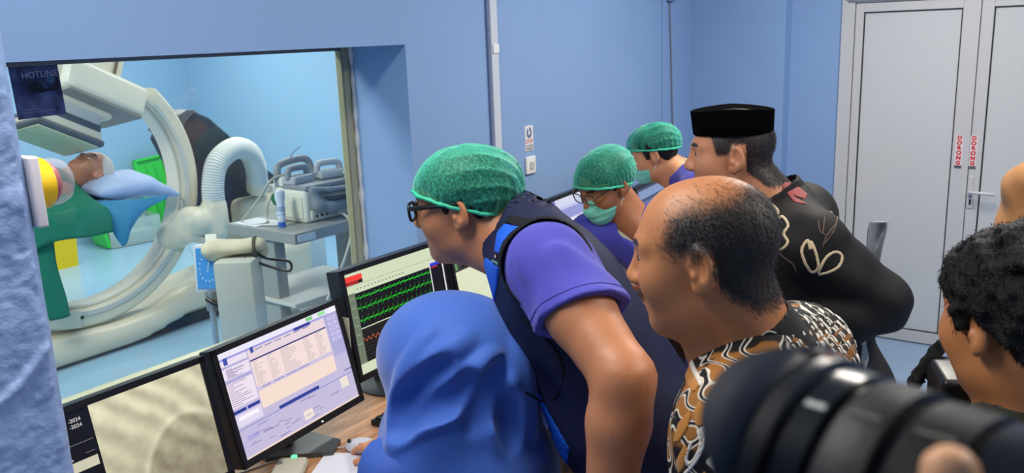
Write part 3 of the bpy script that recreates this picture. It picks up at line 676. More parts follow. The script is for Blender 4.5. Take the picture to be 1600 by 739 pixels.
bmo('bumper', obx(dl(.0, -.02, -.287), (.41, .43, .042), Rd, .02, 3), DGR, t, True)
bmo('detector_face', obx(dl(.0, -.02, -.310), (.36, .38, .01), Rd, .003), M('detector_cream', (226, 226, 190), .5), t, True)
bmo('detector_head_side', obx(dl(.19, .17, .30), (.02, .008, .50), Rd), M('seam_brown', (120, 100, 70), .6), t)
# pivot joint, sleeve and corrugated hose
F = Fld((-5.5, 3.25, .55), (-4.95, 3.85, .95), .018)
F.ell((-5.19, 3.455, .745), (.13, .12, .115), None, 0); F.cone((-5.16, 3.60, .66), (-5.16, 3.625, .84), .095, .085, .05); F.cone((-5.2, 3.38, .69), (-5.3, 3.36, .66), .09, .10, .04)
link('pivot_joint', F.mesh('pivot_joint'), CREAM2, t)
bmo('joint_skirt', obx((-5.22, 3.42, .645), (.26, .20, .05), Matrix.Rotation(math.radians(-20), 3, 'X'), .01, 2), CREAM, t, True)
hp = catmull([(-5.16, 3.625, .80), (-5.16, 3.635, .98), (-5.17, 3.70, 1.13), (-5.2, 3.87, 1.205), (-5.25, 4.03, 1.16), (-5.3, 4.12, 1.04), (-5.36, 4.17, .92)], 30)
L = [0]
for a, b in zip(hp, hp[1:]): L.append(L[-1]+(b-a).length)
m_ = 250; q = []; rs = []
for k in range(m_):
    s = L[-1]*k/(m_-1); j = max(i for i in range(len(L)) if L[i] <= s+1e-9); j = min(j, len(hp)-2)
    q.append(hp[j].lerp(hp[j+1], (s-L[j])/(L[j+1]-L[j]))); rs.append(.075+.0045*math.sin(s/.0165*2*math.pi))
bmo('corrugated_hose', tube(bmesh.new(), q, rs, 24), M('white_hose', (236, 238, 234), .42), t, True, False)
bmo('hose_sleeve', lathe(bmesh.new(), (-5.16, 3.622, .66), (-5.16, 3.632, 1.5), [(0, .085), (.02, .092), (.19, .086), (.2, .078)], 28), CREAM, t, True)
bmo('hose_end', lathe(bmesh.new(), (-5.355, 4.165, .93), (-5.47, 4.25, .72), [(0, .07), (.02, .082), (.10, .085), (.12, .05)], 24), CREAM2, t, True)
# dark stand arm behind the hose
pb = [(3.66, 1.40), (3.70, 1.47), (3.80, 1.475), (3.93, 1.41), (4.08, 1.27), (4.24, 1.09), (4.48, .90), (4.50, .72), (4.30, .63), (3.98, .60), (3.74, .60), (3.70, .9), (3.66, 1.1), (3.58, 1.29)]
bm = prism(bmesh.new(), pb, (-5.62, 0, 0), (0, 1, 0), (0, 0, 1), (1, 0, 0), -.16, .10); bevel_all(bm, .025, 3); bmo('stand_arm_cover', bm, M('charcoal_cover', (52, 56, 66), .5, bump=.05, bscale=30), t, True)
pb = [(3.55, 1.355), (3.64, 1.455), (3.72, 1.49), (3.80, 1.48), (3.70, 1.40), (3.62, 1.30)]
bm = prism(bmesh.new(), pb, (-5.50, 0, 0), (0, 1, 0), (0, 0, 1), (1, 0, 0), -.24, .02); bevel_all(bm, .012, 2); bmo('cover_cap', bm, M('grey_cap', (92, 96, 104), .5), t, True)
# floor base: long low hump
F = Fld((-6.1, 2.0, -.02), (-4.9, 4.95, .9), .03)
def prof(Y): return np.interp(Y, [2.1, 2.45, 2.85, 3.15, 3.4, 3.7, 4.1, 4.7], [.20, .23, .20, .21, .30, .34, .42, .46])
def hump(X, Y, Z):
    top = prof(Y); 
    qx = np.abs(X+5.45)-.24; qz = np.abs(Z-top/2)-(top/2-.01); qy = np.abs(Y-3.40)-1.15
    a = np.maximum(qx+.08, 0)**2+np.maximum(qz+.08, 0)**2+np.maximum(qy+.08, 0)**2
    return np.sqrt(a)-.08
F.put((-5.8, 2.1, 0), (-5.05, 4.7, .55), hump, 0)
F.rbox((-5.55, 4.30, .42), (.20, .28, .36), rad=.06, k=.10)
def under(X, Y, Z): return np.maximum(np.maximum(Z-(.02+.10*np.clip((Y-3.0)/.4, 0, 1)), -(X+5.34)), -(Y-2.98))*1.0
F.put((-5.4, 2.9, 0), (-5.1, 4.8, .15), under, .01, 's')
link('floor_base', F.mesh('floor_base'), CREAM, t)
bmo('base_plinth', bx(-5.70, -5.30, 2.5, 4.5, .0, .07, .01), M('dark_plinth', (56, 70, 86), .5), t)
bmo('white_cabinet', obx((-5.62, 4.62, .42), (.36, .5, .84), None, .02, 2), M('cabinet_white', (224, 228, 226), .45), t, True)
# patient table, patient, pillow, drapes
t = thing('patient_table', 'narrow patient table under the green drape', 'table', (-5.4, 1.4, 0))
bmo('table_top', bx(-5.62, -5.18, .1, 3.02, .915, .95, .01), M('table_black', (40, 42, 46), .4), t); bmo('mattress', bx(-5.60, -5.20, .15, 2.84, .95, .995, .015), M('mattress_blue', (70, 110, 150), .6), t)
bmo('pedestal', bx(-5.55, -5.25, .8, 1.4, .0, .915, .03), CREAM, t)
def frame_from(y, z):
    y = V(y).normalized(); x = y.cross(V(z)).normalized(); return Matrix((x, y, x.cross(y))).transposed()
PIL = M('pale_blue_pillow', (176, 194, 232), .75, bump=.12, bscale=25)
t = thing('pillow', 'pale blue pillow under the head of the patient', 'pillow', (-5.4, 3.1, 1.04))
F = Fld((-5.72, 2.78, .95), (-5.08, 3.45, 1.26), .011)
def pil(X, Y, Z):
    u = (X+5.4)/.26; v = (Y-3.09)/.28; e = np.clip(1-np.abs(u)**2.6, 0, 1)*np.clip(1-np.abs(v)**2.4, 0, 1)
    zc = 1.060-.10*np.clip(v, 0, 1)**1.5+.02*np.sin(u*5)*.3
    return np.maximum((np.abs(Z-zc)-(.010+.078*e**.55))*.6, np.maximum(np.abs(u)-1, np.abs(v)-1)*.2)
F.put((-5.7, 2.8, .95), (-5.1, 3.42, 1.18), pil, 0); F.disp(lambda X, Y, Z: .004*sines(8, 6, 20, 50)(X, Y, Z))
link('cushion', F.mesh('cushion'), PIL, t)
def cloth(name, pts_grid, mat, parent, thick=.004, sub=2):
    """pts_grid: rows of points; a draped sheet with thickness"""
    bm = bmesh.new(); rows = [catmull(r, 6) for r in pts_grid]; cols = list(zip(*rows)); cols = [catmull(c, 6) for c in cols]
    g = [[bm.verts.new(p) for p in c] for c in cols]
    for A, B in zip(g, g[1:]):
        for k in range(len(A)-1): bm.faces.new((A[k], A[k+1], B[k+1], B[k]))
    bm.normal_update(); r = bmesh.ops.solidify(bm, geom=bm.faces[:], thickness=thick)
    bmesh.ops.recalc_face_normals(bm, faces=bm.faces[:])
    return bmo(name, bm, mat, parent, True, False)
BSH = M('turquoise_sheet', (60, 142, 186), .8, bump=.15, bscale=30)
t = thing('blue_sheet', 'turquoise sheet hanging down from under the pillow', 'sheet', (-5.3, 3.0, 1.0))
cloth('cloth', [[(-5.16, 2.80, 1.02), (-5.14, 2.93, 1.0), (-5.12, 3.10, .985), (-5.14, 3.28, .98)], [(-5.09, 2.80, .93), (-5.08, 2.92, .90), (-5.10, 3.02, .93), (-5.12, 3.24, .955)],
      [(-5.08, 2.83, .80), (-5.06, 2.90, .80), (-5.09, 2.98, .87), (-5.12, 3.16, .94)], [(-5.08, 2.87, .72), (-5.07, 2.90, .735), (-5.09, 2.96, .82), (-5.12, 3.10, .935)]], BSH, t)
GDR = M('green_surgical_drape', (24, 122, 98), .85, bump=.15, bscale=22)
t = thing('surgical_drape', 'green surgical drape covering the body of the patient', 'drape', (-5.4, 2.3, 1.05))
rows = []
for y in (.3, .9, 1.5, 2.0, 2.35, 2.6, 2.74):
    h = 1.255 if y < 2.4 else 1.255+(.0 if y < 2.7 else -.05)
    w_ = .0 if y < 2.3 else .0
    bot = .83 if y > 2.2 else .60
    rows.append([(-5.74, y-.02, bot), (-5.70, y, 1.0), (-5.60, y, h-.10), (-5.42, y, h), (-5.24, y, h-.10), (-5.10, y+.02, 1.02), (-5.06, y+(.07 if y > 2.5 else 0), bot+.13), (-5.04, y+(.06 if y > 2.5 else 0), bot)])
cloth('cloth', rows, GDR, t, .006)
cloth('drape_tail', [[(-5.10, 2.24, .86), (-5.08, 2.36, .86), (-5.08, 2.46, .86)], [(-5.07, 2.26, .7), (-5.05, 2.37, .7), (-5.07, 2.45, .7)], [(-5.07, 2.3, .5), (-5.05, 2.39, .5), (-5.06, 2.47, .5)], [(-5.07, 2.36, .38), (-5.05, 2.42, .38), (-5.06, 2.475, .38)]], GDR, t, .006)
# bins on the far floor
LIME = M('lime_green_plastic', (64, 216, 76), .4); YELB = M('yellow_bin_plastic', (244, 206, 14), .42)
t = thing('sharps_bin', 'yellow waste bin standing on the far lab floor', 'bin', (-8.05, 3.9, 0))
bm = bmesh.new()
pr = [(-8.02, 3.56), (-7.76, 3.56), (-7.76, 3.97), (-8.02, 3.97)]
A = [bm.verts.new((x+(.015 if x < -7.9 else -.015), y+(.02 if y < 3.7 else -.02), .0)) for x, y in pr]; B = [bm.verts.new((x, y, .40)) for x, y in pr]
bm.faces.new(A[::-1]); bm.faces.new(B)
for k in range(4): bm.faces.new((A[k], A[(k+1) % 4], B[(k+1) % 4], B[k]))
bevel_all(bm, .02, 2); bmo('body', bm, YELB, t, True); bmo('rim', bx(-8.035, -7.745, 3.545, 3.985, .385, .41, .008), YELB, t, True)
t = thing('green_crate_lid', 'tall lime green ribbed lid leaning against the far lab wall', 'lid', (-8.4, 5.2, 0))
Rl = Matrix.Rotation(math.radians(-9), 3, 'Y') @ Matrix.Rotation(math.radians(4), 3, 'X')
def ll(x, y, z): return V((-8.42, 5.28, .41))+Rl @ V((x, y, z))
bmo('panel', obx(ll(0, 0, 0), (.03, .46, .80), Rl, .02, 3), LIME, t, True)
for y0 in (-.215, .215): bmo('rim', obx(ll(.025, y0, 0), (.05, .03, .80), Rl, .010), LIME, t, True)
for z0 in (-.385, .385): bmo('rim', obx(ll(.025, 0, z0), (.05, .46, .03), Rl, .010), LIME, t, True)
for y0 in (-.1, 0, .1): bmo('rib', obx(ll(.018, y0, 0), (.015, .03, .62), Rl, .005), M('lime_green_rib', (52, 196, 66), .45), t, True)
t = thing('storage_crate', 'clear plastic crate with lime green lid on the far lab floor', 'storage box', (-8.25, 4.72, 0))
Rc = Matrix.Rotation(math.radians(-8), 3, 'Z')
def cl(x, y, z): return V((-8.22, 4.74, .0))+Rc @ V((x, y, z))
SEMI = M('frosted_clear_plastic', (206, 226, 226), .3, alpha=.42)
for c_, s_ in (((.17, 0, .14), (.006, .52, .26)), ((-.17, 0, .14), (.006, .52, .26)), ((0, .26, .14), (.34, .006, .26)), ((0, -.26, .14), (.34, .006, .26)), ((0, 0, .012), (.34, .52, .012))):
    bmo('wall_panel', obx(cl(*c_), s_, Rc), SEMI, t)
bmo('contents', obx(cl(.03, .02, .07), (.24, .42, .10), Rc, .02), M('packed_supplies', (196, 206, 206), .7, var=.25, vscale=25, bump=.4, bscale=40), t)
bmo('lid', obx(cl(-.215, -.02, .19), (.05, .50, .36), Rc @ Matrix.Rotation(math.radians(-12), 3, 'Y'), .02, 2), LIME, t, True)
bmo('lid_edge', obx(cl(-.02, -.295, .16), (.38, .035, .30), Rc @ Matrix.Rotation(math.radians(10), 3, 'X'), .015, 2), LIME, t, True)
bmo('sticker', obx(cl(.1745, -.14, .14), (.002, .07, .05), Rc), M('sticker_orange', (226, 150, 30), .5), t); bmo('sticker', obx(cl(.176, -.125, .115), (.002, .03, .04), Rc), BLK, t)
t = thing('waste_bin', 'cream waste bin with yellow liner behind the C-arm', 'bin', (-8.1, 5.3, 0))
bm = lathe(bmesh.new(), (-8.0, 5.30, .0), (-8.0, 5.30, 1), [(0, .14), (.42, .18), (.44, .19), (.44, .17)], 24); bmo('body', bm, M('cream_bin', (224, 226, 214), .5), t, True)
F = Fld((-8.25, 5.05, .40), (-7.75, 5.55, .72), .02); F.ell((-8.0, 5.30, .52), (.16, .16, .12), None, 0); F.disp(lambda X, Y, Z: .012*sines(2, 6, 18, 40)(X, Y, Z)); link('liner', F.mesh('liner'), M('yellow_liner', (226, 196, 40), .5), t)
# trolley with defibrillator
TG = M('trolley_grey', (158, 158, 154), .45)
tx0, ty0 = -3.08, 2.92
t = thing('equipment_trolley', 'grey steel trolley behind the right edge of the window', 'trolley', (-3.3, 3.0, 0))
et = V((.03, 1, 0)).normalized(); es = V((-1, .03, 0)).normalized()  # long side recedes right, short side to the left
c0 = V((-3.33, 2.78, 0))
def tl(a, b, z): return c0+et*a+es*b+V((0, 0, z))
def tbox(a0, a1, b0, b1, z0, z1): return obx(tl((a0+a1)/2, (b0+b1)/2, (z0+z1)/2), (a1-a0, b1-b0, z1-z0), Matrix((et, es, V((0, 0, 1)))).transposed(), .006)
bmo('top_shelf', tbox(0, .62, 0, .55, .938, .996), TG, t)
bmo('label_plate', tbox(.02, .13, -.0025, .001, .948, .984), M('label_white', (228, 230, 232), .5), t)
bmo('lower_shelf', tbox(.0, .62, .0, .55, .44, .47), M('trolley_pale', (206, 204, 196), .45), t)
bmo('lower_shelf', tbox(.0, .62, .05, .55, .60, .62), M('trolley_pale', (206, 204, 196), .45), t)
bmo('front_fascia', tbox(.0, .62, .0, .02, .47, .60), M('trolley_fascia', (176, 184, 186), .45), t)
bmo('post', tbox(.02, .09, .20, .32, .03, .938), TG, t); bmo('post', tbox(.52, .61, .10, .30, .03, .938), TG, t)
for a_, b_ in ((.05, .04), (.57, .04), (.05, .5), (.57, .5)): bmo('castor', lathe(bmesh.new(), tl(a_, b_-.015, .0305), tl(a_, b_+.1, .0305), [(0, .03), (.03, .03)], 16), DKG, t, True)
t = thing('defibrillator', 'cream and grey defibrillator with paddles on the steel trolley', 'defibrillator', tl(.28, .2, .996))
Rt = Matrix((et, es, V((0, 0, 1)))).transposed()
DC = M('defib_cream', (236, 234, 218), .4); DG = M('defib_grey', (150, 154, 158), .42); DG2 = M('defib_pale_grey', (188, 192, 194), .4)
def tb(name, a0, a1, b0, b1, z0, z1, mat, bev=.012): return bmo(name, obx(tl((a0+a1)/2, (b0+b1)/2, (z0+z1)/2), (a1-a0, b1-b0, z1-z0), Rt, bev, 3), mat, t, True)
tb('body', .19, .58, .13, .38, .997, 1.17, DC, .022)
tb('side_panel', .184, .195, .15, .36, 1.02, 1.14, M('defib_panel', (226, 224, 206), .45), .006)
tb('corner_block', .20, .32, .30, .40, 1.10, 1.23, DC, .02)
tb('front_panel', .22, .57, .122, .14, 1.01, 1.06, DC, .008)
tb('paddle_tray', .20, .58, .13, .38, 1.165, 1.195, DG, .012)
F = Fld(tuple(np.array(tl(.4, .1, 1.1))-np.array((.16, .32, .12))), tuple(np.array(tl(.4, .1, 1.1))+np.array((.16, .32, .12))), .007)
F.chain([np.array(tl(*p)) for p in ((.235, .12, 1.16), (.25, .10, 1.09), (.32, .085, 1.075), (.45, .085, 1.08), (.58, .10, 1.09))], [.022, .034, .036, .034, .03], .02)
F.chain([np.array(tl(*p)) for p in ((.235, .12, 1.17), (.33, .10, 1.158), (.45, .095, 1.150), (.58, .10, 1.155))], [.02, .016, .015, .015], .012)
link('pouch', F.mesh('pouch'), M('grey_pouch', (132, 138, 144), .5), t)
F = Fld(tuple(np.array(tl(.42, .08, 1.12))-np.array((.06, .2, .06))), tuple(np.array(tl(.42, .08, 1.12))+np.array((.06, .2, .06))), .006)
F.chain([np.array(tl(*p)) for p in ((.27, .07, 1.135), (.33, .064, 1.120), (.46, .064, 1.116), (.57, .072, 1.125))], [.010, .016, .017, .012], .01)
link('pouch_opening', F.mesh('pouch_opening'), M('pouch_dark', (48, 54, 66), .6), t)
for k, (a, b, z, ang) in enumerate(((.27, .27, 1.215, 6), (.46, .24, 1.22, -12))):
    Rk = Rt @ Matrix.Rotation(math.radians(ang), 3, 'Z')
    def kl(x, y, zz, a=a, b=b, z=z, Rk=Rk): return tl(a, b, z)+Rk @ V((x, y, zz))
    bmo('paddle', obx(kl(0, 0, .0), (.15, .10, .045), Rk, .014, 3), DG2, t, True)
    bmo('paddle_handle', tube(bmesh.new(), catmull([kl(-.072, 0, .01), kl(-.062, 0, .055), kl(.0, 0, .062), kl(.06, 0, .052), kl(.072, 0, .01)], 6), .018, 12), DG if k == 0 else DG2, t, True)
bmo('coiled_cord', tube(bmesh.new(), catmull([tl(.50, .16, 1.215), tl(.54, .15, 1.265), tl(.585, .16, 1.25), tl(.585, .17, 1.21), tl(.54, .17, 1.20)], 6), .012, 10), M('cord_pale', (204, 208, 210), .5), t, True)
bmo('carry_handle', tube(bmesh.new(), catmull([tl(.21, .36, 1.18), tl(.215, .365, 1.27), tl(.26, .37, 1.295), tl(.38, .37, 1.305), tl(.43, .365, 1.28), tl(.44, .36, 1.2)], 6), .020, 12), DG, t, True)
bmo('antenna', tube(bmesh.new(), [tl(.30, .37, 1.31), tl(.335, .37, 1.345), tl(.385, .37, 1.37)], .003, 6), DG, t, True)
for k in range(4): bmo('connector', lathe(bmesh.new(), tl(.25+k*.035, .122, 1.03), tl(.25+k*.035, -1, 1.03), [(0, .007), (.01, .007)], 10), DKG, t, True)
tubeo('cable', [tl(.24, .33, 1.24), tl(.17, .36, 1.22), tl(.12, .42, 1.12), tl(.07, .48, 1.03), tl(.05, .50, 1.003)], .007, M('grey_cable', (176, 176, 166), .5), t, 8)
tubeo('cable', [tl(.18, .38, 1.14), tl(.14, .38, 1.08), tl(.13, .38, 1.02), tl(.08, .33, 1.004), tl(.01, .42, .99)], .006, M('grey_cable', (176, 176, 166), .5), t, 8)
tubeo('cable', [tl(.36, .12, 1.03), tl(.37, .03, 1.02), tl(.36, -.02, .95), tl(.28, -.03, .80), tl(.16, -.03, .64), tl(.06, -.03, .50), tl(.02, -.03, .30)], .007, M('cream_cable', (206, 204, 192), .5), t, 8)
bmo('green_knob', lathe(bmesh.new(), tl(.186, .34, 1.115), tl(-1, .34, 1.115), [(0, .036), (.02, .036), (.026, .028)], 20), M('green_knob', (22, 110, 70), .4), t, True)
t = thing('gel_tube', 'white gel tube with blue cap at the trolley corner', 'tube', tl(.05, .05, .996))
bm = bmesh.new(); g0 = tl(.085, .20, .9965)
lathe(bm, g0, g0+V((0, 0, 1)), [(0, .019), (.028, .019)], 18); bmo('cap', bm, M('blue_cap', (60, 110, 210), .4), t, True)
F = Fld(tuple(np.array(g0)-np.array((.05, .05, .0))), tuple(np.array(g0)+np.array((.05, .05, .2))), .005); F.cone(np.array(g0+V((0, 0, .035))), np.array(g0+V((-.008, .01, .165))), .021, .020, 0); F.rbox(np.array(g0+V((-.009, .011, .165))), (.024, .004, .02), np.array(Rt), .003, .03); link('tube_body', F.mesh('tube_body'), M('tube_white', (222, 228, 238), .4), t)
for z in (.06, .085, .1): bmo('print_line', lathe(bmesh.new(), g0+V((-.003, .003, z)), g0+V((-.003, .003, 1)), [(0, .0222), (.008, .0222)], 18, False), M('tube_print', (170, 190, 226), .5), t, True)
t = thing('paper_printout', 'white printed sheets lying on the left side of the trolley top', 'paper', tl(.1, .42, .997))
bmo('sheet', obx(tl(.09, .42, .9985), (.16, .20, .002), Rt), M('white_paper', (226, 228, 236), .6), t); bmo('sheet', obx(tl(.10, .33, 1.0), (.11, .15, .001), Rt @ Matrix.Rotation(.4, 3, 'Z')), M('white_paper', (226, 228, 236), .6), t)
# sphygmomanometer on a stand
t = thing('blood_pressure_gauge', 'blood pressure gauge with blue dial and rolled cuff on a stand', 'gauge', (-3.05, 2.12, 0))
gd = V((.55, -.83, .12)).normalized()
Rg = frame(gd); gc = V((-3.155, 2.155, .995))
ax_, ay_, az_ = Rg @ V((1, 0, 0)), Rg @ V((0, 1, 0)), Rg @ V((0, 0, 1))
ax_ = V((.60, .42, .0)).normalized(); ay_ = V((.42, -.60, .10)).normalized(); az_ = ax_.cross(ay_); az_ = -az_ if az_.z < 0 else az_
Rg = Matrix((ax_, ay_, az_)).transposed()
def gl(x, y, z): return gc+Rg @ V((x, y, z))
bmo('dial_case', obx(gl(0, -.025, 0), (.125, .06, .205), Rg, .008, 2), M('gauge_grey', (198, 204, 208), .35), t, True)
bmo('dial', obx(gl(0, .006, .0), (.102, .004, .176), Rg, .002), M('gauge_blue', (70, 146, 214), .35), t)
bm = bmesh.new()
for k in range(13):
    a = math.radians(-50+k*280/12); box(bm, gl(.038*math.sin(a+math.pi), .0085, .056*math.cos(a+math.pi)*1.0), (.003, .001, .008), Rg @ Matrix.Rotation(a, 3, 'Y'))
bmo('scale_marks', bm, M('white_print', (232, 238, 244), .5), t)
bmo('needle', obx(gl(.002, .0088, .02), (.0025, .001, .07), Rg @ Matrix.Rotation(.15, 3, 'Y')), M('white_print', (232, 238, 244), .5), t)
bmo('top_bracket', obx(gl(.012, -.02, .122), (.05, .012, .045), Rg, .003), M('gauge_white', (232, 232, 222), .4), t, True)
bmo('cuff_basket', obx((-3.00, 2.19, .85), (.16, .15, .40), Matrix.Rotation(.6, 3, 'Z'), .012, 2), M('basket_grey', (186, 188, 180), .5), t, True)
F = Fld((-3.3, 1.9, .98), (-2.8, 2.5, 1.2), .009)
F.cone((-3.10, 2.16, 1.085), (-2.97, 2.27, 1.095), .045, .045, 0, flat=((0, 0, 1), .7)); F.cone((-3.13, 2.20, 1.06), (-3.0, 2.30, 1.065), .045, .04, .02)
F.ell((-3.12, 2.17, 1.075), (.06, .06, .05), None, .02); F.disp(lambda X, Y, Z: .006*sines(12, 6, 30, 70)(X, Y, Z))
link('rolled_cuff', F.mesh('rolled_cuff'), M('khaki_cuff', (200, 192, 168), .8, bump=.2, bscale=80), t)
bmo('cuff_end', lathe(bmesh.new(), (-2.975, 2.262, 1.082), (-2.9, 2.33, 1.085), [(0, .05), (.012, .05), (.014, .03)], 20), M('cuff_dark', (66, 62, 56), .7), t, True)
tubeo('tubing', [(-2.96, 2.25, 1.07), (-2.95, 2.30, 1.03), (-2.88, 2.36, 1.01), (-2.86, 2.34, .975), (-2.93, 2.29, 1.0), (-2.975, 2.23, 1.04)], .006, BLK, t, 8)
tubeo('tubing', [(-2.985, 2.22, 1.05), (-2.965, 2.20, .98), (-2.96, 2.19, .8), (-2.96, 2.19, .55)], .0065, BLK, t, 8)
bmo('stand_pole', lathe(bmesh.new(), (-3.10, 2.11, .0), (-3.10, 2.11, 1), [(0, .013), (.92, .013)], 14), STEEL, t, True)
bmo('clamp', obx((-3.095, 2.115, .87), (.045, .045, .09), None, .006), M('clamp_grey', (132, 140, 146), .4, metal=.4), t, True)
tubeo('bulb', [(-3.10, 2.09, .885), (-3.06, 2.10, .865), (-3.035, 2.13, .84), (-3.03, 2.14, .78)], [.008]*8+[.016]*8+[.013]*9 if False else .011, BLK, t, 10)
for k in range(5):
    a = k*2*math.pi/5; bmo('foot', tube(bmesh.new(), [(-3.10, 2.11, .05), (-3.10+.26*math.cos(a), 2.11+.26*math.sin(a), .03)], .012, 8), STEEL, t, True)
bmo('green_waste_bag', obx((-3.0, 2.18, .55), (.15, .14, .18), Matrix.Rotation(.6, 3, 'Z'), .03, 2), M('pale_green_bag', (150, 214, 160), .6), t, True)
# infusion line
t = thing('infusion_line', 'thin clear infusion line looping in front of the C-arm', 'tubing', (-4.8, 3.4, .2))
tubeo('tube', [(-4.95, 3.62, .50), (-4.9, 3.42, .47), (-4.86, 3.38, .42), (-4.8, 3.48, .30), (-4.75, 3.55, .16), (-4.7, 3.58, .1), (-4.66, 3.66, .06), (-4.64, 3.78, .05)], .004, M('clear_tube', (226, 232, 232), .2), t, 6)
tubeo('tube', [(-5.02, 3.28, .95), (-5.01, 3.28, .7), (-5.0, 3.32, .55), (-4.97, 3.45, .45), (-4.95, 3.62, .50)], .003, M('clear_tube', (226, 232, 232), .2), t, 6)
# ------------------------------------------------------------------ people
NP = lambda *a: np.array(a, float)
def nrm(v): v = np.asarray(v, float); return v/np.linalg.norm(v)
def headframe(fwd, up=(0, 0, 1)):
    f = nrm(fwd); r = nrm(np.cross(f, up)); return np.stack([r, f, np.cross(r, f)], 1)
def skin_mat(name, col, hair=(20, 17, 15), lips=None, rough=.48):
    if name in MATS: return MATS[name]
    m = bpy.data.materials.new(name); m.use_nodes = True; MATS[name] = m; n, l = nt(m); b = n['Principled BSDF']
    b.inputs['Roughness'].default_value = rough; b.inputs['Subsurface Weight'].default_value = .06; b.inputs['Subsurface Radius'].default_value = (.01, .004, .002)
    c = lin(*col); tc = n.new('ShaderNodeTexCoord'); tx = n.new('ShaderNodeTexNoise'); tx.inputs['Scale'].default_value = 18; tx.inputs['Detail'].default_value = 6; l.new(tc.outputs['Object'], tx.inputs['Vector'])
    m0 = n.new('ShaderNodeMixRGB'); m0.inputs[1].default_value = (c[0]*.86, c[1]*.82, c[2]*.8, 1); m0.inputs[2].default_value = (min(1, c[0]*1.12), c[1]*1.12, c[2]*1.1, 1); l.new(tx.outputs['Fac'], m0.inputs[0])
    at = n.new('ShaderNodeAttribute'); at.attribute_name = 'Col'; sp = n.new('ShaderNodeSeparateColor'); l.new(at.outputs['Color'], sp.inputs[0])
    lc = lin(*(lips or (col[0]*.78, col[1]*.55, col[2]*.52))); m1 = n.new('ShaderNodeMixRGB'); m1.inputs[2].default_value = lc; l.new(sp.outputs[0], m1.inputs[0]); l.new(m0.outputs[0], m1.inputs[1])
    # hair: attribute green, broken up by fine noise
    t2 = n.new('ShaderNodeTexNoise'); t2.inputs['Scale'].default_value = 260; t2.inputs['Detail'].default_value = 3; l.new(tc.outputs['Object'], t2.inputs['Vector'])
    ad = n.new('ShaderNodeMath'); ad.operation = 'MULTIPLY_ADD'; ad.inputs[1].default_value = .9; l.new(t2.outputs['Fac'], ad.inputs[0]); ad.inputs[2].default_value = -.45
    a2 = n.new('ShaderNodeMath'); a2.operation = 'ADD'; l.new(ad.outputs[0], a2.inputs[0]); l.new(sp.outputs[1], a2.inputs[1])
    mr = n.new('ShaderNodeMapRange'); mr.inputs[1].default_value = .12; mr.inputs[2].default_value = .85; l.new(a2.outputs[0], mr.inputs[0])
    gt = n.new('ShaderNodeMath'); gt.operation = 'MULTIPLY'; l.new(mr.outputs[0], gt.inputs[0]); g2 = n.new('ShaderNodeMath'); g2.operation = 'GREATER_THAN'; g2.inputs[1].default_value = .02; l.new(sp.outputs[1], g2.inputs[0]); l.new(g2.outputs[0], gt.inputs[1])
    m2 = n.new('ShaderNodeMixRGB'); m2.inputs[2].default_value = lin(*hair); l.new(gt.outputs[0], m2.inputs[0]); l.new(m1.outputs[0], m2.inputs[1]); l.new(m2.outputs[0], b.inputs['Base Color'])
    bp = n.new('ShaderNodeBump'); bp.inputs['Strength'].default_value = .12; bp.inputs['Distance'].default_value = .003; l.new(t2.outputs['Fac'], bp.inputs['Height']); l.new(bp.outputs[0], b.inputs['Normal'])
    return m
def add_head(F, c, R, s=1.0, jaw=1.0, nose=1.0, ears=True):
    c = np.asarray(c, float)
    hp = lambda x, y, z: c+R @ (np.array((x, y, z))*s)
    E_ = lambda p, r, k=.02, op='u', Q=None: F.ell(hp(*p), np.array(r)*s, R if Q is None else R @ Q, k*s, op)
    C_ = lambda p, q, ra, rb, k=.012, op='u': F.cone(hp(*p), hp(*q), ra*s, rb*s, k*s, op)
    E_((0, -.014, .036), (.077, .098, .087), 0.02)
    E_((0, .030, .020), (.068, .062, .085), .03)
    E_((0, .040, -.040), (.056*jaw, .050, .062), .035)
    E_((0, .020, -.062), (.055*jaw, .055, .042), .03)
    E_((0, .070, -.092), (.024, .022, .020), .03)
    for sg in (-1, 1):
        E_((sg*.043, .058, -.018), (.024, .026, .026), .03)
        C_((sg*.012, .088, .036), (sg*.045, .070, .036), .010, .009, .02)
        E_((sg*.032, .103, .018), (.017, .014, .011), .014, 's')
        E_((sg*.032, .076, .018), (.0155, .013, .0115), .006)
        E_((sg*.013*nose, .100, -.021), (.0095*nose, .012, .009), .010)
    C_((0, .088, .026), (0, .108, -.014), .009*nose, .012*nose, .014)
    E_((0, .109, -.017), (.0115*nose, .011, .0095), .008)
    C_((-.017, .084, -.050), (.017, .084, -.050), .0085, .0085, .010); C_((-.006, .090, -.048), (.006, .090, -.048), .0065, .0065, .008)
    C_((-.014, .084, -.063), (.014, .084, -.063), .0090, .0090, .010)
    C_((-.022, .0945, -.0565), (.022, .0945, -.0565), .0035, .0035, .006, 's')
    if ears:
        for sg in (-1, 1):
            a = math.radians(24)*sg; ca, sa = math.cos(a), math.sin(a)
            Q = np.array([[ca, -sa, 0], [sa, ca, 0], [0, 0, 1.]]) @ np.array([[1, 0, 0], [0, math.cos(.2), math.sin(.2)], [0, -math.sin(.2), math.cos(.2)]])
            E_((sg*.081, -.012, .006), (.0095, .0210, .034), .007, 'u', Q)
            E_((sg*.079, -.004, -.022), (.007, .010, .012), .008, 'u', Q)
            E_((sg*.0925, -.008, .010), (.0110, .0135, .0225), .003, 's', Q)
            E_((sg*.083, -.001, -.004), (.005, .006, .007), .004, 'u', Q); C_((sg*.083, -.016, .018), (sg*.083, -.018, -.006), .0035, .0035, .004)
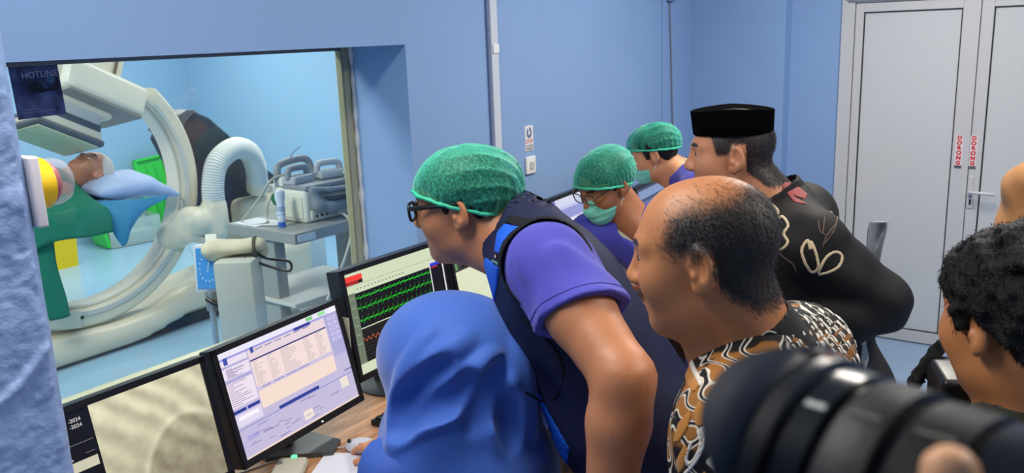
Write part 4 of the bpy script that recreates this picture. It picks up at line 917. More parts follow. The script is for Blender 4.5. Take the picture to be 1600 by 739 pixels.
def add_hand(F, w, d, n, side, curl=(.35, .45, .5), s=1.0, k=.008, thumb=.35, spread=.0):
    w = np.asarray(w, float); d = nrm(d); n = np.asarray(n, float); n = nrm(n-d*(n@d)); th = np.cross(d, n)*(1 if side == 'R' else -1)
    R = np.stack([th, d, n], 1)
    F.rbox(w+d*.048*s, np.array((.040, .050, .0135))*s, R, .012*s, .012)
    F.cone(w-d*.02*s, w+d*.03*s, .026*s, .024*s, .02)
    for i in range(4):
        p = w+d*(.090+(-.004, .003, .0, -.008)[i])*s+th*(.030-.0203*i)*s; a = 0; L = (.070, .078, .072, .056)[i]*s
        dd = nrm(d+th*spread*(1.5-i))
        for j, fr_ in enumerate((.45, .31, .26)):
            a += curl[j]; q = p+(dd*math.cos(a)+n*math.sin(a))*L*fr_
            F.cone(p, q, (.0095, .0088, .0080)[j]*s, (.0088, .0080, .0070)[j]*s, k if j == 0 else .004); p = q
    p = w+d*.022*s+th*.030*s; q = p+nrm(th*.75+d*.55+n*thumb)*.042*s; r = q+nrm(th*.25+d*.9+n*thumb)*.034*s
    F.cone(p, q, .0135*s, .0110*s, .012); F.cone(q, r, .0108*s, .0085*s, .005)
def axes(J):
    s_ = nrm(J['shL']-J['shR']); u = nrm(J['neck']-J['pelvis']); f = nrm(np.cross(s_, u)); s_ = np.cross(u, f); return np.stack([s_, f, u], 1)
def add_torso(F, J, off=0, belly=0, w=1.0, k=.06, arms=True):
    R = axes(J); p, n = J['pelvis'], J['neck']; f = R[:, 1]
    lp = lambda t: p+(n-p)*t
    L = np.linalg.norm(n-p)
    F.ell(lp(.68)+f*.01, np.array((.165*w, .112+belly*.3, L*.34))+off, R, .02)
    F.ell(lp(.34)+f*(.01+belly*.5), np.array((.150*w, .108+belly, L*.32))+off, R, k)
    F.ell(lp(.04), np.array((.165*w, .118, .13))+off, R, k)
    for q in ('shL', 'shR'):
        m = n*.45+J[q]*.55-R[:, 2]*.035
        F.cone(m-R[:, 2]*.03, J[q], .072+off, .058+off, k)
        F.cone(n+R[:, 2]*.0, J[q]+R[:, 2]*.010, .050+off, .046+off, .05)
def add_arm(F, J, q, off=0, upto=2.0, r=(.056, .045, .029), k=.03, flare=0):
    a, e, w = J['sh'+q], J['el'+q], J['wr'+q]
    if upto <= 1:
        b = a+(e-a)*upto; F.cone(a, b, r[0]+off, r[0]+(r[1]-r[0])*upto+off+flare, k)
    else:
        m = a+(e-a)*.45
        F.cone(a, m, r[0]+off, r[0]*.97+off, k); F.cone(m, e, r[0]*.97+off, r[1]*.95+off, .02)
        b = e+(w-e)*(upto-1); m2 = e+(w-e)*min(.32, (upto-1)*.6)
        F.cone(e, m2, r[1]*.95+off, r[1]*.98+off, .02); F.cone(m2, b, r[1]*.98+off, r[1]+(r[2]-r[1])*(upto-1)+off+flare, .02)
def add_legs(F, J, off=0, k=.05, end=1.0):
    for q in 'LR':
        F.cone(J['hip'+q], J['kn'+q], .088+off, .060+off, k); b = J['kn'+q]+(J['an'+q]-J['kn'+q])*end; F.cone(J['kn'+q], b, .060+off, .046+off*1.3, .03)
def bounds(pts, pad): P = np.array(pts); return P.min(0)-pad, P.max(0)+pad
def stand(J, toe=None):
    """fill in hips, knees, ankles of a standing figure"""
    R = axes(J); s_ = R[:, 0]; p = J['pelvis']; s_ = nrm((s_[0], s_[1], 0)); f = nrm((R[0, 1], R[1, 1], 0)) if toe is None else nrm(toe)
    J['toe'] = f
    for q, sg in (('L', 1), ('R', -1)):
        J['hip'+q] = p+s_*.085*sg+NP(0, 0, -.03); J['an'+q] = NP(p[0], p[1], .085)+s_*.10*sg-f*.01; J['kn'+q] = (J['hip'+q]+J['an'+q])/2+f*.02
    return J
def smooth_mesh(me, it=1, fac=.4):
    bm = bmesh.new(); bm.from_mesh(me)
    for _ in range(it): bmesh.ops.smooth_vert(bm, verts=bm.verts, factor=fac, use_axis_x=True, use_axis_y=True, use_axis_z=True)
    bm.to_mesh(me); bm.free()
def verts_np(me):
    a = np.empty(len(me.vertices)*3, F4); me.vertices.foreach_get('co', a); return a.reshape(-1, 3)
def paint_head(me, c, R, s, hairfn=None, brow=1.0):
    v = (verts_np(me)-np.asarray(c)) @ R/s; x, y, z = v.T
    lip = np.clip(1.3-((x/.022)**2+((z+.0575)/.0125)**2), 0, 1)*(y > .075)*.8
    br = np.clip(1.4-(((np.abs(x)-.032)/.019)**2+((z-.041+.10*(np.abs(x)-.032)**2/.02)/.0055)**2), 0, 1)*(y > .05)*brow
    h = np.zeros_like(x) if hairfn is None else np.clip(hairfn(x, y, z), 0, 1)
    h = np.maximum(h*(np.abs(v).max(1) < .2), br)
    col = np.zeros((len(x), 4), F4); col[:, 0] = lip; col[:, 1] = h; col[:, 3] = 1
    at = me.color_attributes.new('Col', 'FLOAT_COLOR', 'POINT'); at.data.foreach_set('color', col.ravel())
def ss(a, b, x): t_ = np.clip((x-a)/(b-a), 0, 1); return t_*t_*(3-2*t_)
def build_body(t, J, hc, hR, hs, skin, hres=.0035, jaw=1, nose=1, hands=None, hair=None, belly=0, w=1.0, legs=True, armr=(.050, .041, .028), neckr=.056, coarse=.02, nm='body', brow=1.0, extra=None):
    pts = [hc, J['pelvis'], J['neck'], J['shL'], J['shR']]
    for q in 'LR':
        if 'el'+q in J: pts += [J['el'+q], J['wr'+q]]
        if legs: pts += [J['kn'+q], J['an'+q]]
    lo, hi = bounds(pts, .24)
    fine = [(np.asarray(hc)-.135*hs, np.asarray(hc)+.135*hs, hres)]
    hands = hands or {}
    for q, h in hands.items():
        cc = J['wr'+q]+nrm(h['d'])*.09; fine.append((cc-.11, cc+.11, h.get('res', .0065)))
    F = Fld(lo, hi, coarse, fine)
    add_torso(F, J, -.012, belly, w)
    for q in 'LR':
        if 'el'+q in J: add_arm(F, J, q, 0, 2.0, armr)
    if legs:
        add_legs(F, J, -.008)
        for q in 'LR': F.cone(J['an'+q], J['an'+q]+J['toe']*.13-NP(0, 0, .045), .04, .03, .03)
    up = hR[:, 2]; hcc = np.asarray(hc, float)
    F.cone(hcc+hR @ NP(0, -.028, -.035)*hs, J['neck']+nrm(J['pelvis']-J['neck'])*.02, neckr, neckr*1.08, .035)
    F.cone(hcc+hR @ NP(0, .012, -.075)*hs, J['neck']+axes(J)[:, 1]*.055-axes(J)[:, 2]*.03, neckr*.72, neckr*.7, .04)
    add_head(F, hcc, hR, hs, jaw, nose)
    for q, h in hands.items(): add_hand(F, J['wr'+q], h['d'], h['n'], q, h.get('curl', (.35, .45, .4)), h.get('s', 1.0), thumb=h.get('thumb', .35))
    if extra: extra(F)
    me = F.mesh(nm); paint_head(me, hcc, hR, hs, hair, brow)
    o = link(nm, me, skin, t)
    # eyes
    EW = M('eye_white', (176, 164, 150), .3); EI = M('eye_iris', (38, 24, 18), .15)
    for sg in (-1, 1):
        bm = bmesh.new(); bmesh.ops.create_uvsphere(bm, u_segments=16, v_segments=10, radius=.0112*hs); bmesh.ops.scale(bm, vec=(1, 1, .62), verts=bm.verts[:]); bmesh.ops.transform(bm, matrix=Matrix(hR.tolist()).to_4x4(), verts=bm.verts[:])
        T = Matrix.Translation(V(hcc+hR @ (NP(sg*.032, .0798, .0165)*hs)))
        bmesh.ops.transform(bm, matrix=T, verts=bm.verts[:]); eo = bmo('eye', bm, EW, t, True, False)
        bm = bmesh.new(); p0 = hcc+hR @ (NP(sg*.032, .0902, .0165)*hs); lathe(bm, V(p0), V(p0+hR[:, 1]), [(0, .0052), (.0012, .0046), (.0022, .002)], 14); bmo('iris', bm, EI, eo, True)
    return o
def shoes(t, J, mat):
    for q in 'LR':
        a = J['an'+q]; f = J['toe']; lo, hi = bounds([a-f*.06, a+f*.2], .09); lo[2] = -.01
        F = Fld(lo, hi, .012); F.cone(NP(a[0], a[1], .05)-f*.02, NP(a[0], a[1], .035)+f*.15, .05, .042, 0); F.cone(a, NP(a[0], a[1], .06), .052, .05, .03); F.plane((0, 0, .002), (0, 0, -1), .004); F.plane((0, 0, .12), (0, 0, 1), .01)
        link('shoe', F.mesh('shoe'), mat, t)
def trousers(t, J, mat, off=.012, top=.12, w=1.0, belly=0):
    pts = [J['pelvis']]+[J[a+q] for a in ('hip', 'kn', 'an') for q in 'LR']; lo, hi = bounds(pts, .24)
    F = Fld(lo, hi, .018); R = axes(J)
    F.ell(J['pelvis']+R[:, 2]*.02, np.array((.165*w, .118+belly*.3, .16))+off, R, .02); add_legs(F, J, off+.004, .05, .97)
    F.plane(J['pelvis']+NP(0, 0, top), (0, 0, 1), .01); F.plane((0, 0, .075), (0, 0, -1), .01)
    F.disp(lambda X, Y, Z: .003*np.sin(Z*40+X*25)*np.sin(Y*30))
    return link('trousers', F.mesh('trousers'), mat, t)
def fabric(name, col, rough=.8, bump=.12, scale=260, var=.06, sheen=.15): 
    return M(name, col, rough, bump=bump, bscale=scale, var=var, vscale=14, sheen=sheen, spec=.25)
# ---- caps, masks, hair
def cap_mat():
    if 'bouffant_green' in MATS: return MATS['bouffant_green']
    m = bpy.data.materials.new('bouffant_green'); m.use_nodes = True; MATS['bouffant_green'] = m; n, l = nt(m); b = n['Principled BSDF']
    b.inputs['Base Color'].default_value = lin(66, 194, 160); b.inputs['Roughness'].default_value = .5; b.inputs['Sheen Weight'].default_value = .3; b.inputs['Transmission Weight'].default_value = .0
    tr = n.new('ShaderNodeBsdfTransparent'); tr.inputs[0].default_value = (.5, .86, .76, 1); mx = n.new('ShaderNodeMixShader')
    tc = n.new('ShaderNodeTexCoord'); mp = n.new('ShaderNodeMapping'); mp.inputs['Scale'].default_value = (1, 1, 1); tx = n.new('ShaderNodeTexNoise'); tx.inputs['Scale'].default_value = 170; tx.inputs['Detail'].default_value = 6; tx.inputs['Roughness'].default_value = .7
    l.new(tc.outputs['Object'], mp.inputs[0]); l.new(mp.outputs[0], tx.inputs['Vector'])
    lw = n.new('ShaderNodeLayerWeight'); lw.inputs[0].default_value = .42
    mr = n.new('ShaderNodeMapRange'); mr.inputs[1].default_value = .35; mr.inputs[2].default_value = .65; mr.inputs[3].default_value = .10; mr.inputs[4].default_value = .50; l.new(tx.outputs['Fac'], mr.inputs[0])
    ad = n.new('ShaderNodeMath'); ad.operation = 'ADD'; ad.use_clamp = True; l.new(mr.outputs[0], ad.inputs[0])
    pw = n.new('ShaderNodeMath'); pw.operation = 'POWER'; pw.inputs[1].default_value = 1.6; l.new(lw.outputs['Facing'], pw.inputs[0]); l.new(pw.outputs[0], ad.inputs[1])
    l.new(ad.outputs[0], mx.inputs[0]); l.new(tr.outputs[0], mx.inputs[1]); l.new(b.outputs[0], mx.inputs[2]); l.new(mx.outputs[0], n['Material Output'].inputs[0])
    bp = n.new('ShaderNodeBump'); bp.inputs['Strength'].default_value = .3; bp.inputs['Distance'].default_value = .004; l.new(tx.outputs['Fac'], bp.inputs['Height']); l.new(bp.outputs[0], b.inputs['Normal'])
    return m
def bouffant(t, hc, hR, s, rim=((.088, .052), (-.105, -.018)), puff=1.0, seed=1, res=.005):
    """rim: (y, z) of the rim at the forehead and at the nape"""
    hc = np.asarray(hc, float)
    F = Fld(hc-.2, hc+.2, .03, [(hc-.15*s, hc+.17*s, res)])
    c = hc+hR @ (NP(0, -.012, .048)*s)
    F.ell(c, np.array((.092, .122, .094))*s*puff, hR, 0)
    F.ell(hc+hR @ (NP(0, -.065, .040)*s), np.array((.082, .078, .078))*s*puff, hR, .04)
    r = np.random.RandomState(seed); ph = r.uniform(0, 6.28, 4); gat = NP(0, -.13, .0)
    def pleat(X, Y, Z):
        x = ((X-hc[0])*hR[0, 0]+(Y-hc[1])*hR[1, 0]+(Z-hc[2])*hR[2, 0])/s; y = ((X-hc[0])*hR[0, 1]+(Y-hc[1])*hR[1, 1]+(Z-hc[2])*hR[2, 1])/s; z = ((X-hc[0])*hR[0, 2]+(Y-hc[1])*hR[1, 2]+(Z-hc[2])*hR[2, 2])/s
        th_ = np.arctan2(z+.005, np.abs(x)+.004); bk = np.clip((.03-y)/.12, 0, 1)
        fold = np.abs(np.sin(th_*11+ph[0]+y*9))**.5*bk
        az = np.arctan2(x, y); low = np.clip(1-(z-.02)/.07, 0, 1)
        gather = np.abs(np.sin(az*17+ph[1]))**.6*low
        soft = np.sin(az*5+ph[2]+z*22)*np.sin(z*28+ph[3])
        return .0058*fold+.0046*gather+.0026*soft-.0062
    F.disp(pleat)
    (y0, z0), (y1, z1) = rim
    nl = nrm(NP(0, z1-z0, -(y1-y0))); nl = nl if nl[2] < 0 else -nl
    F.plane(hc+hR @ (NP(0, y0, z0)*s), hR @ nl, .010)
    me = F.mesh('cap'); o = link('bouffant_cap', me, cap_mat(), t)
    # elastic rim from the mesh boundary near the rim plane
    d = hR @ nl; pl = hc+hR @ (NP(0, y0, z0)*s); mid = hc+hR @ (NP(0, (y0+y1)/2, (z0+z1)/2)*s)
    v = verts_np(me); dist = (v-pl) @ d; sel = v[(dist > -.006)]
    ex = hR[:, 0]; ey_ = np.cross(d, ex)
    if len(sel):
        a = np.arctan2((sel-mid) @ ey_, (sel-mid) @ ex); rr = np.linalg.norm((sel-mid)-((sel-mid) @ d)[:, None]*d, axis=1); ring = []
        for k in range(44):
            m_ = np.abs((a-(-math.pi+2*math.pi*k/44)+math.pi) % (2*math.pi)-math.pi) < .16
            if m_.any(): q = rr[m_].max()*.985; an = -math.pi+2*math.pi*k/44; ring.append(V(mid+(ex*math.cos(an)+ey_*math.sin(an))*q+d*(-.003+.001*math.sin(k*2.1))))
        bmo('elastic_rim', tube(bmesh.new(), ring, [.0042+.0012*(i % 2) for i in range(len(ring))], 8, closed=True), M('cap_rim_green', (52, 192, 152), .55, bump=.3, bscale=200), o, True, False)
    return o
def hair_shell(t, hc, hR, s, poly, mat, thick=.010, noise=.003, res=.004, name='hair', xcut=None, seed=4, freq=(90, 240)):
    """skull shell kept inside the (y, z) side-view polygon"""
    hc = np.asarray(hc, float); F = Fld(hc-.2, hc+.2, .03, [(hc-.14*s, hc+.15*s, res)])
    F.ell(hc+hR @ (NP(0, -.014, .036)*s), (np.array((.077, .098, .087))+thick)*s, hR, 0)
    F.ell(hc+hR @ (NP(0, .030, .020)*s), (np.array((.068, .062, .085))+thick*.7)*s, hR, .03)
    nf = sines(seed, 18, *freq)
    if noise: F.disp(lambda X, Y, Z: -noise*nf(X, Y, Z))
    def fn(X, Y, Z):
        y = ((X-hc[0])*hR[0, 1]+(Y-hc[1])*hR[1, 1]+(Z-hc[2])*hR[2, 1])/s; z = ((X-hc[0])*hR[0, 2]+(Y-hc[1])*hR[1, 2]+(Z-hc[2])*hR[2, 2])/s
        return poly_sd(y, z, poly)*s
    F.put(hc-.25, hc+.25, fn, .012, 'i')
    return link(name, F.mesh(name), mat, t)
def strands(t, name, me_src, mask, n, length, mat, flow, wid=.0007, seed=1, lift=.35, wav=0):
    """short hairs rooted on a surface: flow(p, normal) gives the lie direction"""
    r = np.random.RandomState(seed); v = verts_np(me_src); nn = np.empty(len(me_src.vertices)*3, F4); me_src.vertices.foreach_get('normal', nn); nn = nn.reshape(-1, 3)
    w = mask(v); p_ = w/w.sum(); ids = r.choice(len(v), n, p=p_)
    P0 = v[ids]+r.normal(size=(n, 3))*.0016; N = nn[ids]; D = flow(P0, N); D = D+r.normal(size=(n, 3))*.30; D -= N*(D*N).sum(1)[:, None]; D /= np.linalg.norm(D, axis=1)[:, None]+1e-6
    S = np.cross(N, D); Ls = length*r.uniform(.5, 1.2, n)[:, None]
    A = P0-S*wid; B = P0+S*wid; C_ = P0+D*Ls*.55+N*Ls*lift*.8; C1 = C_-S*wid*.8; C2 = C_+S*wid*.8; T = P0+D*Ls+N*Ls*lift*(.7)+S*r.normal(size=(n, 1))*wav
    VV = np.stack([A, B, C2, C1, T], 1).reshape(-1, 3)
    base = np.arange(n)[:, None]*5; q = base+np.array([[0, 1, 2, 3]]); tr_ = base+np.array([[3, 2, 4]])
    me = bpy.data.meshes.new(name); me.vertices.add(n*5); me.vertices.foreach_set('co', VV.astype(F4).ravel())
    lo = np.concatenate([q, tr_], 1).ravel(); me.loops.add(len(lo)); me.loops.foreach_set('vertex_index', lo.astype(np.int32))
    st = (np.arange(n)[:, None]*7+np.array([[0, 4]])).ravel(); me.polygons.add(n*2); me.polygons.foreach_set('loop_start', st.astype(np.int32)); me.polygons.foreach_set('loop_total', np.tile([4, 3], n).astype(np.int32))
    me.update(calc_edges=True); return link(name, me, mat, t)
def mask_part(t, hc, hR, s, mat, strapmat, drop=0):
    hc = np.asarray(hc, float); hp = lambda x, y, z: hc+hR @ (NP(x, y, z)*s)
    F = Fld(hc-.2, hc+.2, .03, [(hp(0, .06, -.05)-.10, hp(0, .06, -.05)+.10, .004)])
    F.ell(hp(0, .045, -.046), np.array((.069, .062, .069))*s, hR, 0); F.cone(hp(0, .090, .0), hp(0, .104, -.040), .016*s, .026*s, .03)
    F.ell(hp(0, .072, -.085), np.array((.036, .036, .030))*s, hR, .03)
    def pl(X, Y, Z):
        z = ((X-hc[0])*hR[0, 2]+(Y-hc[1])*hR[1, 2]+(Z-hc[2])*hR[2, 2])/s
        return .0022*np.abs(np.sin((z+.004)*math.pi/.026))**.6
    F.disp(pl)
    F.plane(hp(0, .10, .010), hR @ NP(0, -.15, 1), .006); F.plane(hp(0, .028, 0), hR @ NP(0, -1, .25), .006); F.plane(hp(0, 0, -.112), hR @ NP(0, -.1, -1), .01)
    o = link('face_mask', F.mesh('face_mask'), mat, t)
    for sg in (-1, 1):
        tubeo('ear_loop', [V(hp(sg*.060, .050, -.008)), V(hp(sg*.074, .020, .014)), V(hp(sg*.082, -.022, .030)), V(hp(sg*.082, -.030, .0))], .0016*s, strapmat, o, 6)
        tubeo('ear_loop', [V(hp(sg*.056, .032, -.082)), V(hp(sg*.070, .005, -.050)), V(hp(sg*.080, -.024, -.012)), V(hp(sg*.082, -.030, .0))], .0016*s, strapmat, o, 6)
    return o
def glasses(t, hc, hR, s, mat, lens=True, thick=.003):
    hc = np.asarray(hc, float); hp = lambda x, y, z: V(hc+hR @ (NP(x, y, z)*s))
    g = None
    for sg in (-1, 1):
        ring = []
        for k in range(20):
            a = 2*math.pi*k/20; cx = math.copysign(abs(math.cos(a))**.6, math.cos(a)); sz = math.copysign(abs(math.sin(a))**.6, math.sin(a))
            ring.append(hp(sg*.034+.026*cx, .112-.25*abs(sg*.034+.026*cx)*.35, .014+.019*sz))
        o = bmo('glasses_frame' if g is None else 'rim', tube(bmesh.new(), ring, thick, 8, closed=True), mat, t if g is None else g, True, False)
        if g is None: g = o
        bm = bmesh.new(); bm.faces.new([bm.verts.new(p) for p in ring]); bmesh.ops.solidify(bm, geom=bm.faces[:], thickness=.001); bmo('lens', bm, GL, g)
        bmo('temple', tube(bmesh.new(), [hp(sg*.060, .105, .024), hp(sg*.074, .085, .026), hp(sg*.082, .02, .026), hp(sg*.084, -.012, .026), hp(sg*.083, -.030, .006)], [thick*1.5, thick*1.6, thick*1.4, thick*1.1, thick], 8), mat, g, True)
    bmo('bridge', tube(bmesh.new(), [hp(-.010, .110, .020), hp(0, .113, .023), hp(.010, .110, .020)], thick, 8), mat, g, True)
    return g
HAIR = M('black_hair', (19, 16, 15), .55, bump=.5, bscale=300, spec=.3)
SCRUB = fabric('purple_blue_scrubs', (78, 76, 178), bump=.10)
NAVY = fabric('navy_lead_vest', (24, 28, 60), .62, bump=.06, scale=300, var=.04, sheen=0)
ROYAL = fabric('royal_blue_panel', (28, 92, 208), .6, bump=.06, scale=300, var=.03, sheen=0)
TRIM = fabric('black_binding', (14, 14, 18), .7, bump=.05, sheen=0)
SHOE = M('black_shoe', (22, 22, 24), .45)
SK1 = skin_mat('skin_warm_tan', (192, 128, 88)); SK2 = skin_mat('skin_deep_tan', (194, 128, 80), hair=(34, 29, 26)); SK3 = skin_mat('skin_medium', (202, 136, 92)); SK4 = skin_mat('skin_light', (216, 152, 108))
def batik_mat(name, ground, cols, scale, scale2, dist=3.0, thr=.74, rough=.7):
    m = bpy.data.materials.new(name); m.use_nodes = True; n, l = nt(m); b = n['Principled BSDF']; b.inputs['Roughness'].default_value = rough; b.inputs['Specular IOR Level'].default_value = .25
    tc = n.new('ShaderNodeTexCoord'); nz = n.new('ShaderNodeTexNoise'); nz.inputs['Scale'].default_value = scale2*.55; nz.inputs['Detail'].default_value = 2; l.new(tc.outputs['Object'], nz.inputs['Vector'])
    wv = n.new('ShaderNodeTexWave'); wv.inputs['Scale'].default_value = scale; wv.inputs['Distortion'].default_value = dist*4; wv.inputs['Detail'].default_value = 1.2; wv.inputs['Detail Scale'].default_value = 1.4; wv.bands_direction = 'DIAGONAL'; l.new(tc.outputs['Object'], wv.inputs['Vector'])
    vo_ = n.new('ShaderNodeTexVoronoi'); vo_.inputs['Scale'].default_value = scale2; l.new(tc.outputs['Object'], vo_.inputs['Vector'])
    v2 = n.new('ShaderNodeTexVoronoi'); v2.inputs['Scale'].default_value = scale2*4; l.new(tc.outputs['Object'], v2.inputs['Vector'])
    def step(src, a, b_):
        q = n.new('ShaderNodeMapRange'); q.inputs[1].default_value = a; q.inputs[2].default_value = b_; l.new(src, q.inputs[0]); return q.outputs[0]
    def mixc(f, c1, c2):
        q = n.new('ShaderNodeMixRGB'); l.new(f, q.inputs[0])
        for i, c in ((1, c1), (2, c2)):
            if isinstance(c, tuple): q.inputs[i].default_value = lin(*c)
            else: l.new(c, q.inputs[i])
        return q.outputs[0]
    c = mixc(step(nz.outputs['Fac'], .50, .53), ground, cols[0])
    c = mixc(step(wv.outputs['Fac'], thr, thr+.04), c, cols[1])
    c = mixc(step(wv.outputs['Fac'], .92, .95), c, ground)
    c = mixc(step(v2.outputs['Distance'], .22, .14), c, ground) if False else c
    dots = step(v2.outputs['Distance'], .16, .12); g = n.new('ShaderNodeMath'); g.operation = 'MULTIPLY'; l.new(dots, g.inputs[0]); l.new(step(vo_.outputs['Distance'], .5, .45), g.inputs[1])
    c = mixc(g.outputs[0], c, cols[2])
    l.new(c, b.inputs['Base Color']); return m
def main_island(me):
    """keep the largest connected piece"""
    bm = bmesh.new(); bm.from_mesh(me); left = set(bm.verts); best = []
    while left:
        st = [left.pop()]; got = [st[0]]
        while st:
            for e in st.pop().link_edges:
                for w in e.verts:
                    if w in left: left.discard(w); st.append(w); got.append(w)
        if len(got) > len(best): best = got
    keep = set(best); bmesh.ops.delete(bm, geom=[v for v in bm.verts if v not in keep], context='VERTS'); bm.to_mesh(me); bm.free(); return me
def print_part(name, gf, O, n_, mat, parent, polys=(), lines=(), r=.003, off=.0018, depth=.10, h=.003, ext=None):
    """a printed or sewn-on patch: the garment surface, raised a little, cut to a shape in a plane facing it"""
    n_ = nrm(n_); eu = nrm(np.cross(n_, (0, 0, 1))); ev = np.cross(eu, n_)
    A = np.array([p for L_ in list(polys)+list(lines) for p in L_]); pad = .012
    cn = [O+eu*a+ev*b+n_*c for a in (A[:, 0].min()-pad, A[:, 0].max()+pad) for b in (A[:, 1].min()-pad, A[:, 1].max()+pad) for c in (-depth, depth)]
    F = Fld(np.min(cn, 0), np.max(cn, 0), h); gf(F, off)
    X, Y, Z = F.pts((slice(None),)*3); X, Y, Z = X-O[0], Y-O[1], Z-O[2]
    U = X*eu[0]+Y*eu[1]+Z*eu[2]; W = X*ev[0]+Y*ev[1]+Z*ev[2]; D_ = np.abs(X*n_[0]+Y*n_[1]+Z*n_[2])-depth
    s_ = np.full(F.D.shape, 9.0, F4)
    for p in polys: s_ = np.minimum(s_, poly_sd(U, W, p))
    if lines: s_ = np.minimum(s_, line_sd(U, W, [[(q.x, q.y) for q in catmull([(a, b, 0) for a, b in L_], 5)] for L_ in lines], r))
    F.D = np.maximum(np.maximum(F.D, s_), D_)
    # only a thin skin: drop everything deeper than a few mm
    G = Fld(np.min(cn, 0), np.max(cn, 0), h); gf(G, off-.006); F.D = np.maximum(F.D, -G.D).astype(F4)
    return link(name, main_island(F.mesh(name)), mat, parent)
from mathutils.bvhtree import BVHTree
def bvh(o): return BVHTree.FromPolygons([v.co for v in o.data.vertices], [p.vertices[:] for p in o.data.polygons])
def cast(b, O, n_, u, v, back=.5):
    n_ = nrm(n_); eu = nrm(np.cross(n_, (0, 0, 1))); ev = np.cross(eu, n_)
    p, nn, i, d = b.ray_cast(V(O+eu*u+ev*v-n_*back), V(n_), 2*back)
    return (p, nn) if p is not None else (V(O+eu*u+ev*v), V(-n_))
# ---- man in the lead vest, bending towards the screens
t = thing('person', 'person in navy lead vest and green bouffant cap leaning towards the monitors', 'person', (-.66, 1.53, 0))
J = dict(pelvis=NP(-.67, 1.55, .98), neck=NP(-1.03, 1.475, 1.500), shL=NP(-.865, 1.320, 1.490), shR=NP(-1.0, 1.655, 1.375), elL=NP(-.655, 1.222, 1.345), wrL=NP(-.672, 1.19, 1.10), elR=NP(-1.14, 1.80, 1.20), wrR=NP(-1.36, 1.84, 1.0))
J = stand(J, (-.95, -.31, 0))
hc = NP(-1.168, 1.452, 1.553); hR = headframe((-.90, -.38, -.12)); hs = 1.0
build_body(t, J, hc, hR, hs, SK1, .0034, hands={'L': dict(d=(-.12, .05, -1), n=(-.9, -.2, 0), curl=(.5, .6, .4)), 'R': dict(d=(-.85, .0, -.5), n=(0, 0, -1))}, w=1.10, belly=.03, armr=(.064, .055, .040), neckr=.062, jaw=1.08)
hair_shell(t, hc, hR, hs, [(.085, .06), (.075, .10), (.02, .14), (-.08, .12), (-.13, .03), (-.115, -.035), (-.085, -.06), (-.05, -.035), (-.028, .012), (.004, .030), (.012, .002), (.026, .004), (.032, .04), (.06, .055)], HAIR, .008, .002)
bouffant(t, hc, hR, hs, ((.088, .050), (-.105, -.022)), .925, 3, .004)
glasses(t, hc, hR, hs, M('black_acetate', (18, 17, 18), .3), thick=.0034)
lo, hi = bounds([J['pelvis'], J['neck'], J['shL'], J['shR'], J['elL'], J['elR']], .24)
F = Fld(lo, hi, .02, [((-.95, 1.10, 1.30), (-.60, 1.45, 1.58), .005)])
add_torso(F, J, .007, .03, 1.08)
d_ = nrm(J['elL']-J['shL']); Rn = nrm(J['shL']-J['shR'])
F.cone(J['shL']-Rn*.03, J['shL']+d_*.17, .080, .090, .04); F.cone(J['shR'], J['shR']+(J['elR']-J['shR'])*.60, .070, .080, .03)
def crease(X, Y, Z):
    a = (X-J['shL'][0])*d_[0]+(Y-J['shL'][1])*d_[1]+(Z-J['shL'][2])*d_[2]; b_ = X*.3+Y*-.5+Z*.8
    return .0042*np.sin(a*38+b_*30)*np.sin(b_*55+a*14)+.0034*np.sin(b_*150+a*60)*np.clip(1-np.abs(a-.0)/.09, 0, 1)
F.disp(crease)
e_ = J['shL']+d_*.125; hd = nrm(d_+NP(-.15, -.1, -.25))
F.put(e_-.13, e_+.13, lambda X, Y, Z: np.maximum(-((X-e_[0])*hd[0]+(Y-e_[1])*hd[1]+(Z-e_[2])*hd[2]), np.sqrt((X-e_[0])**2+(Y-e_[1])**2+(Z-e_[2])**2)-.14), .004, 's')
F.cone(J['shL']+d_*.11, J['elL'], .066, .066, .006, 's')
F.cone(J['neck'], np.asarray(hc), .072, .07, .01, 's')
so = link('scrub_top', F.mesh('scrub_top'), SCRUB, t)
b_ = bvh(so); ex_ = nrm(np.cross(hd, (0, 0, 1))); ey_ = np.cross(hd, ex_); ring = []
for k in range(40):
    a = 2*math.pi*k/40; q = e_-hd*.022; dr = ex_*math.cos(a)+ey_*math.sin(a); p, nn, i_, dd = b_.ray_cast(V(q+dr*.2), V(-dr), .2)
    ring.append((p if p is not None else V(q+dr*.08))+V(dr)*.0004)
bmo('hem_stitch', tube(bmesh.new(), ring, .0011, 5, closed=True), M('purple_stitch', (58, 54, 150), .8), so, True, False)
trousers(t, J, SCRUB, .014, .12, 1.1, .03); shoes(t, J, SHOE)
Rv = axes(J); ad_ = nrm(J['shL']-J['shR'])
def vest_g(F, off=0):
    add_torso(F, J, .018+off, .035, 1.10)
    F.ell(J['neck']*.55+J['shL']*.45, np.array((.09, .080, .050))+off, Rv, .05); F.ell(J['neck']*.55+J['shR']*.45, np.array((.09, .080, .050))+off, Rv, .05)
    F.cone(J['neck']-Rv[:, 1]*.015, J['neck']+(np.asarray(hc)-J['neck'])*.22-Rv[:, 1]*.02, .082+off, .080+off, .03)
    F.disp(lambda X, Y, Z: .004*np.sin(Z*22+X*14)*np.sin(X*30-Y*12)+.003*np.sin(X*40+Z*45))
def armhole(F, off=0):
    sl_ = J['shL']-ad_*.040+Rv[:, 2]*.008
    F.cone(sl_+ad_*.05, sl_+ad_*.3-Rv[:, 2]*.02, .088+off, .12+off, .0, 'u'); F.cone(sl_+ad_*.06-Rv[:, 2]*.07, sl_+ad_*.3-Rv[:, 2]*.17, .070+off, .10+off, .03, 'u')
    sr_ = J['shR']+ad_*.018-Rv[:, 2]*.02; F.cone(sr_-ad_*.05, sr_-ad_*.3-Rv[:, 2]*.05, .088+off, .12+off, .0, 'u')
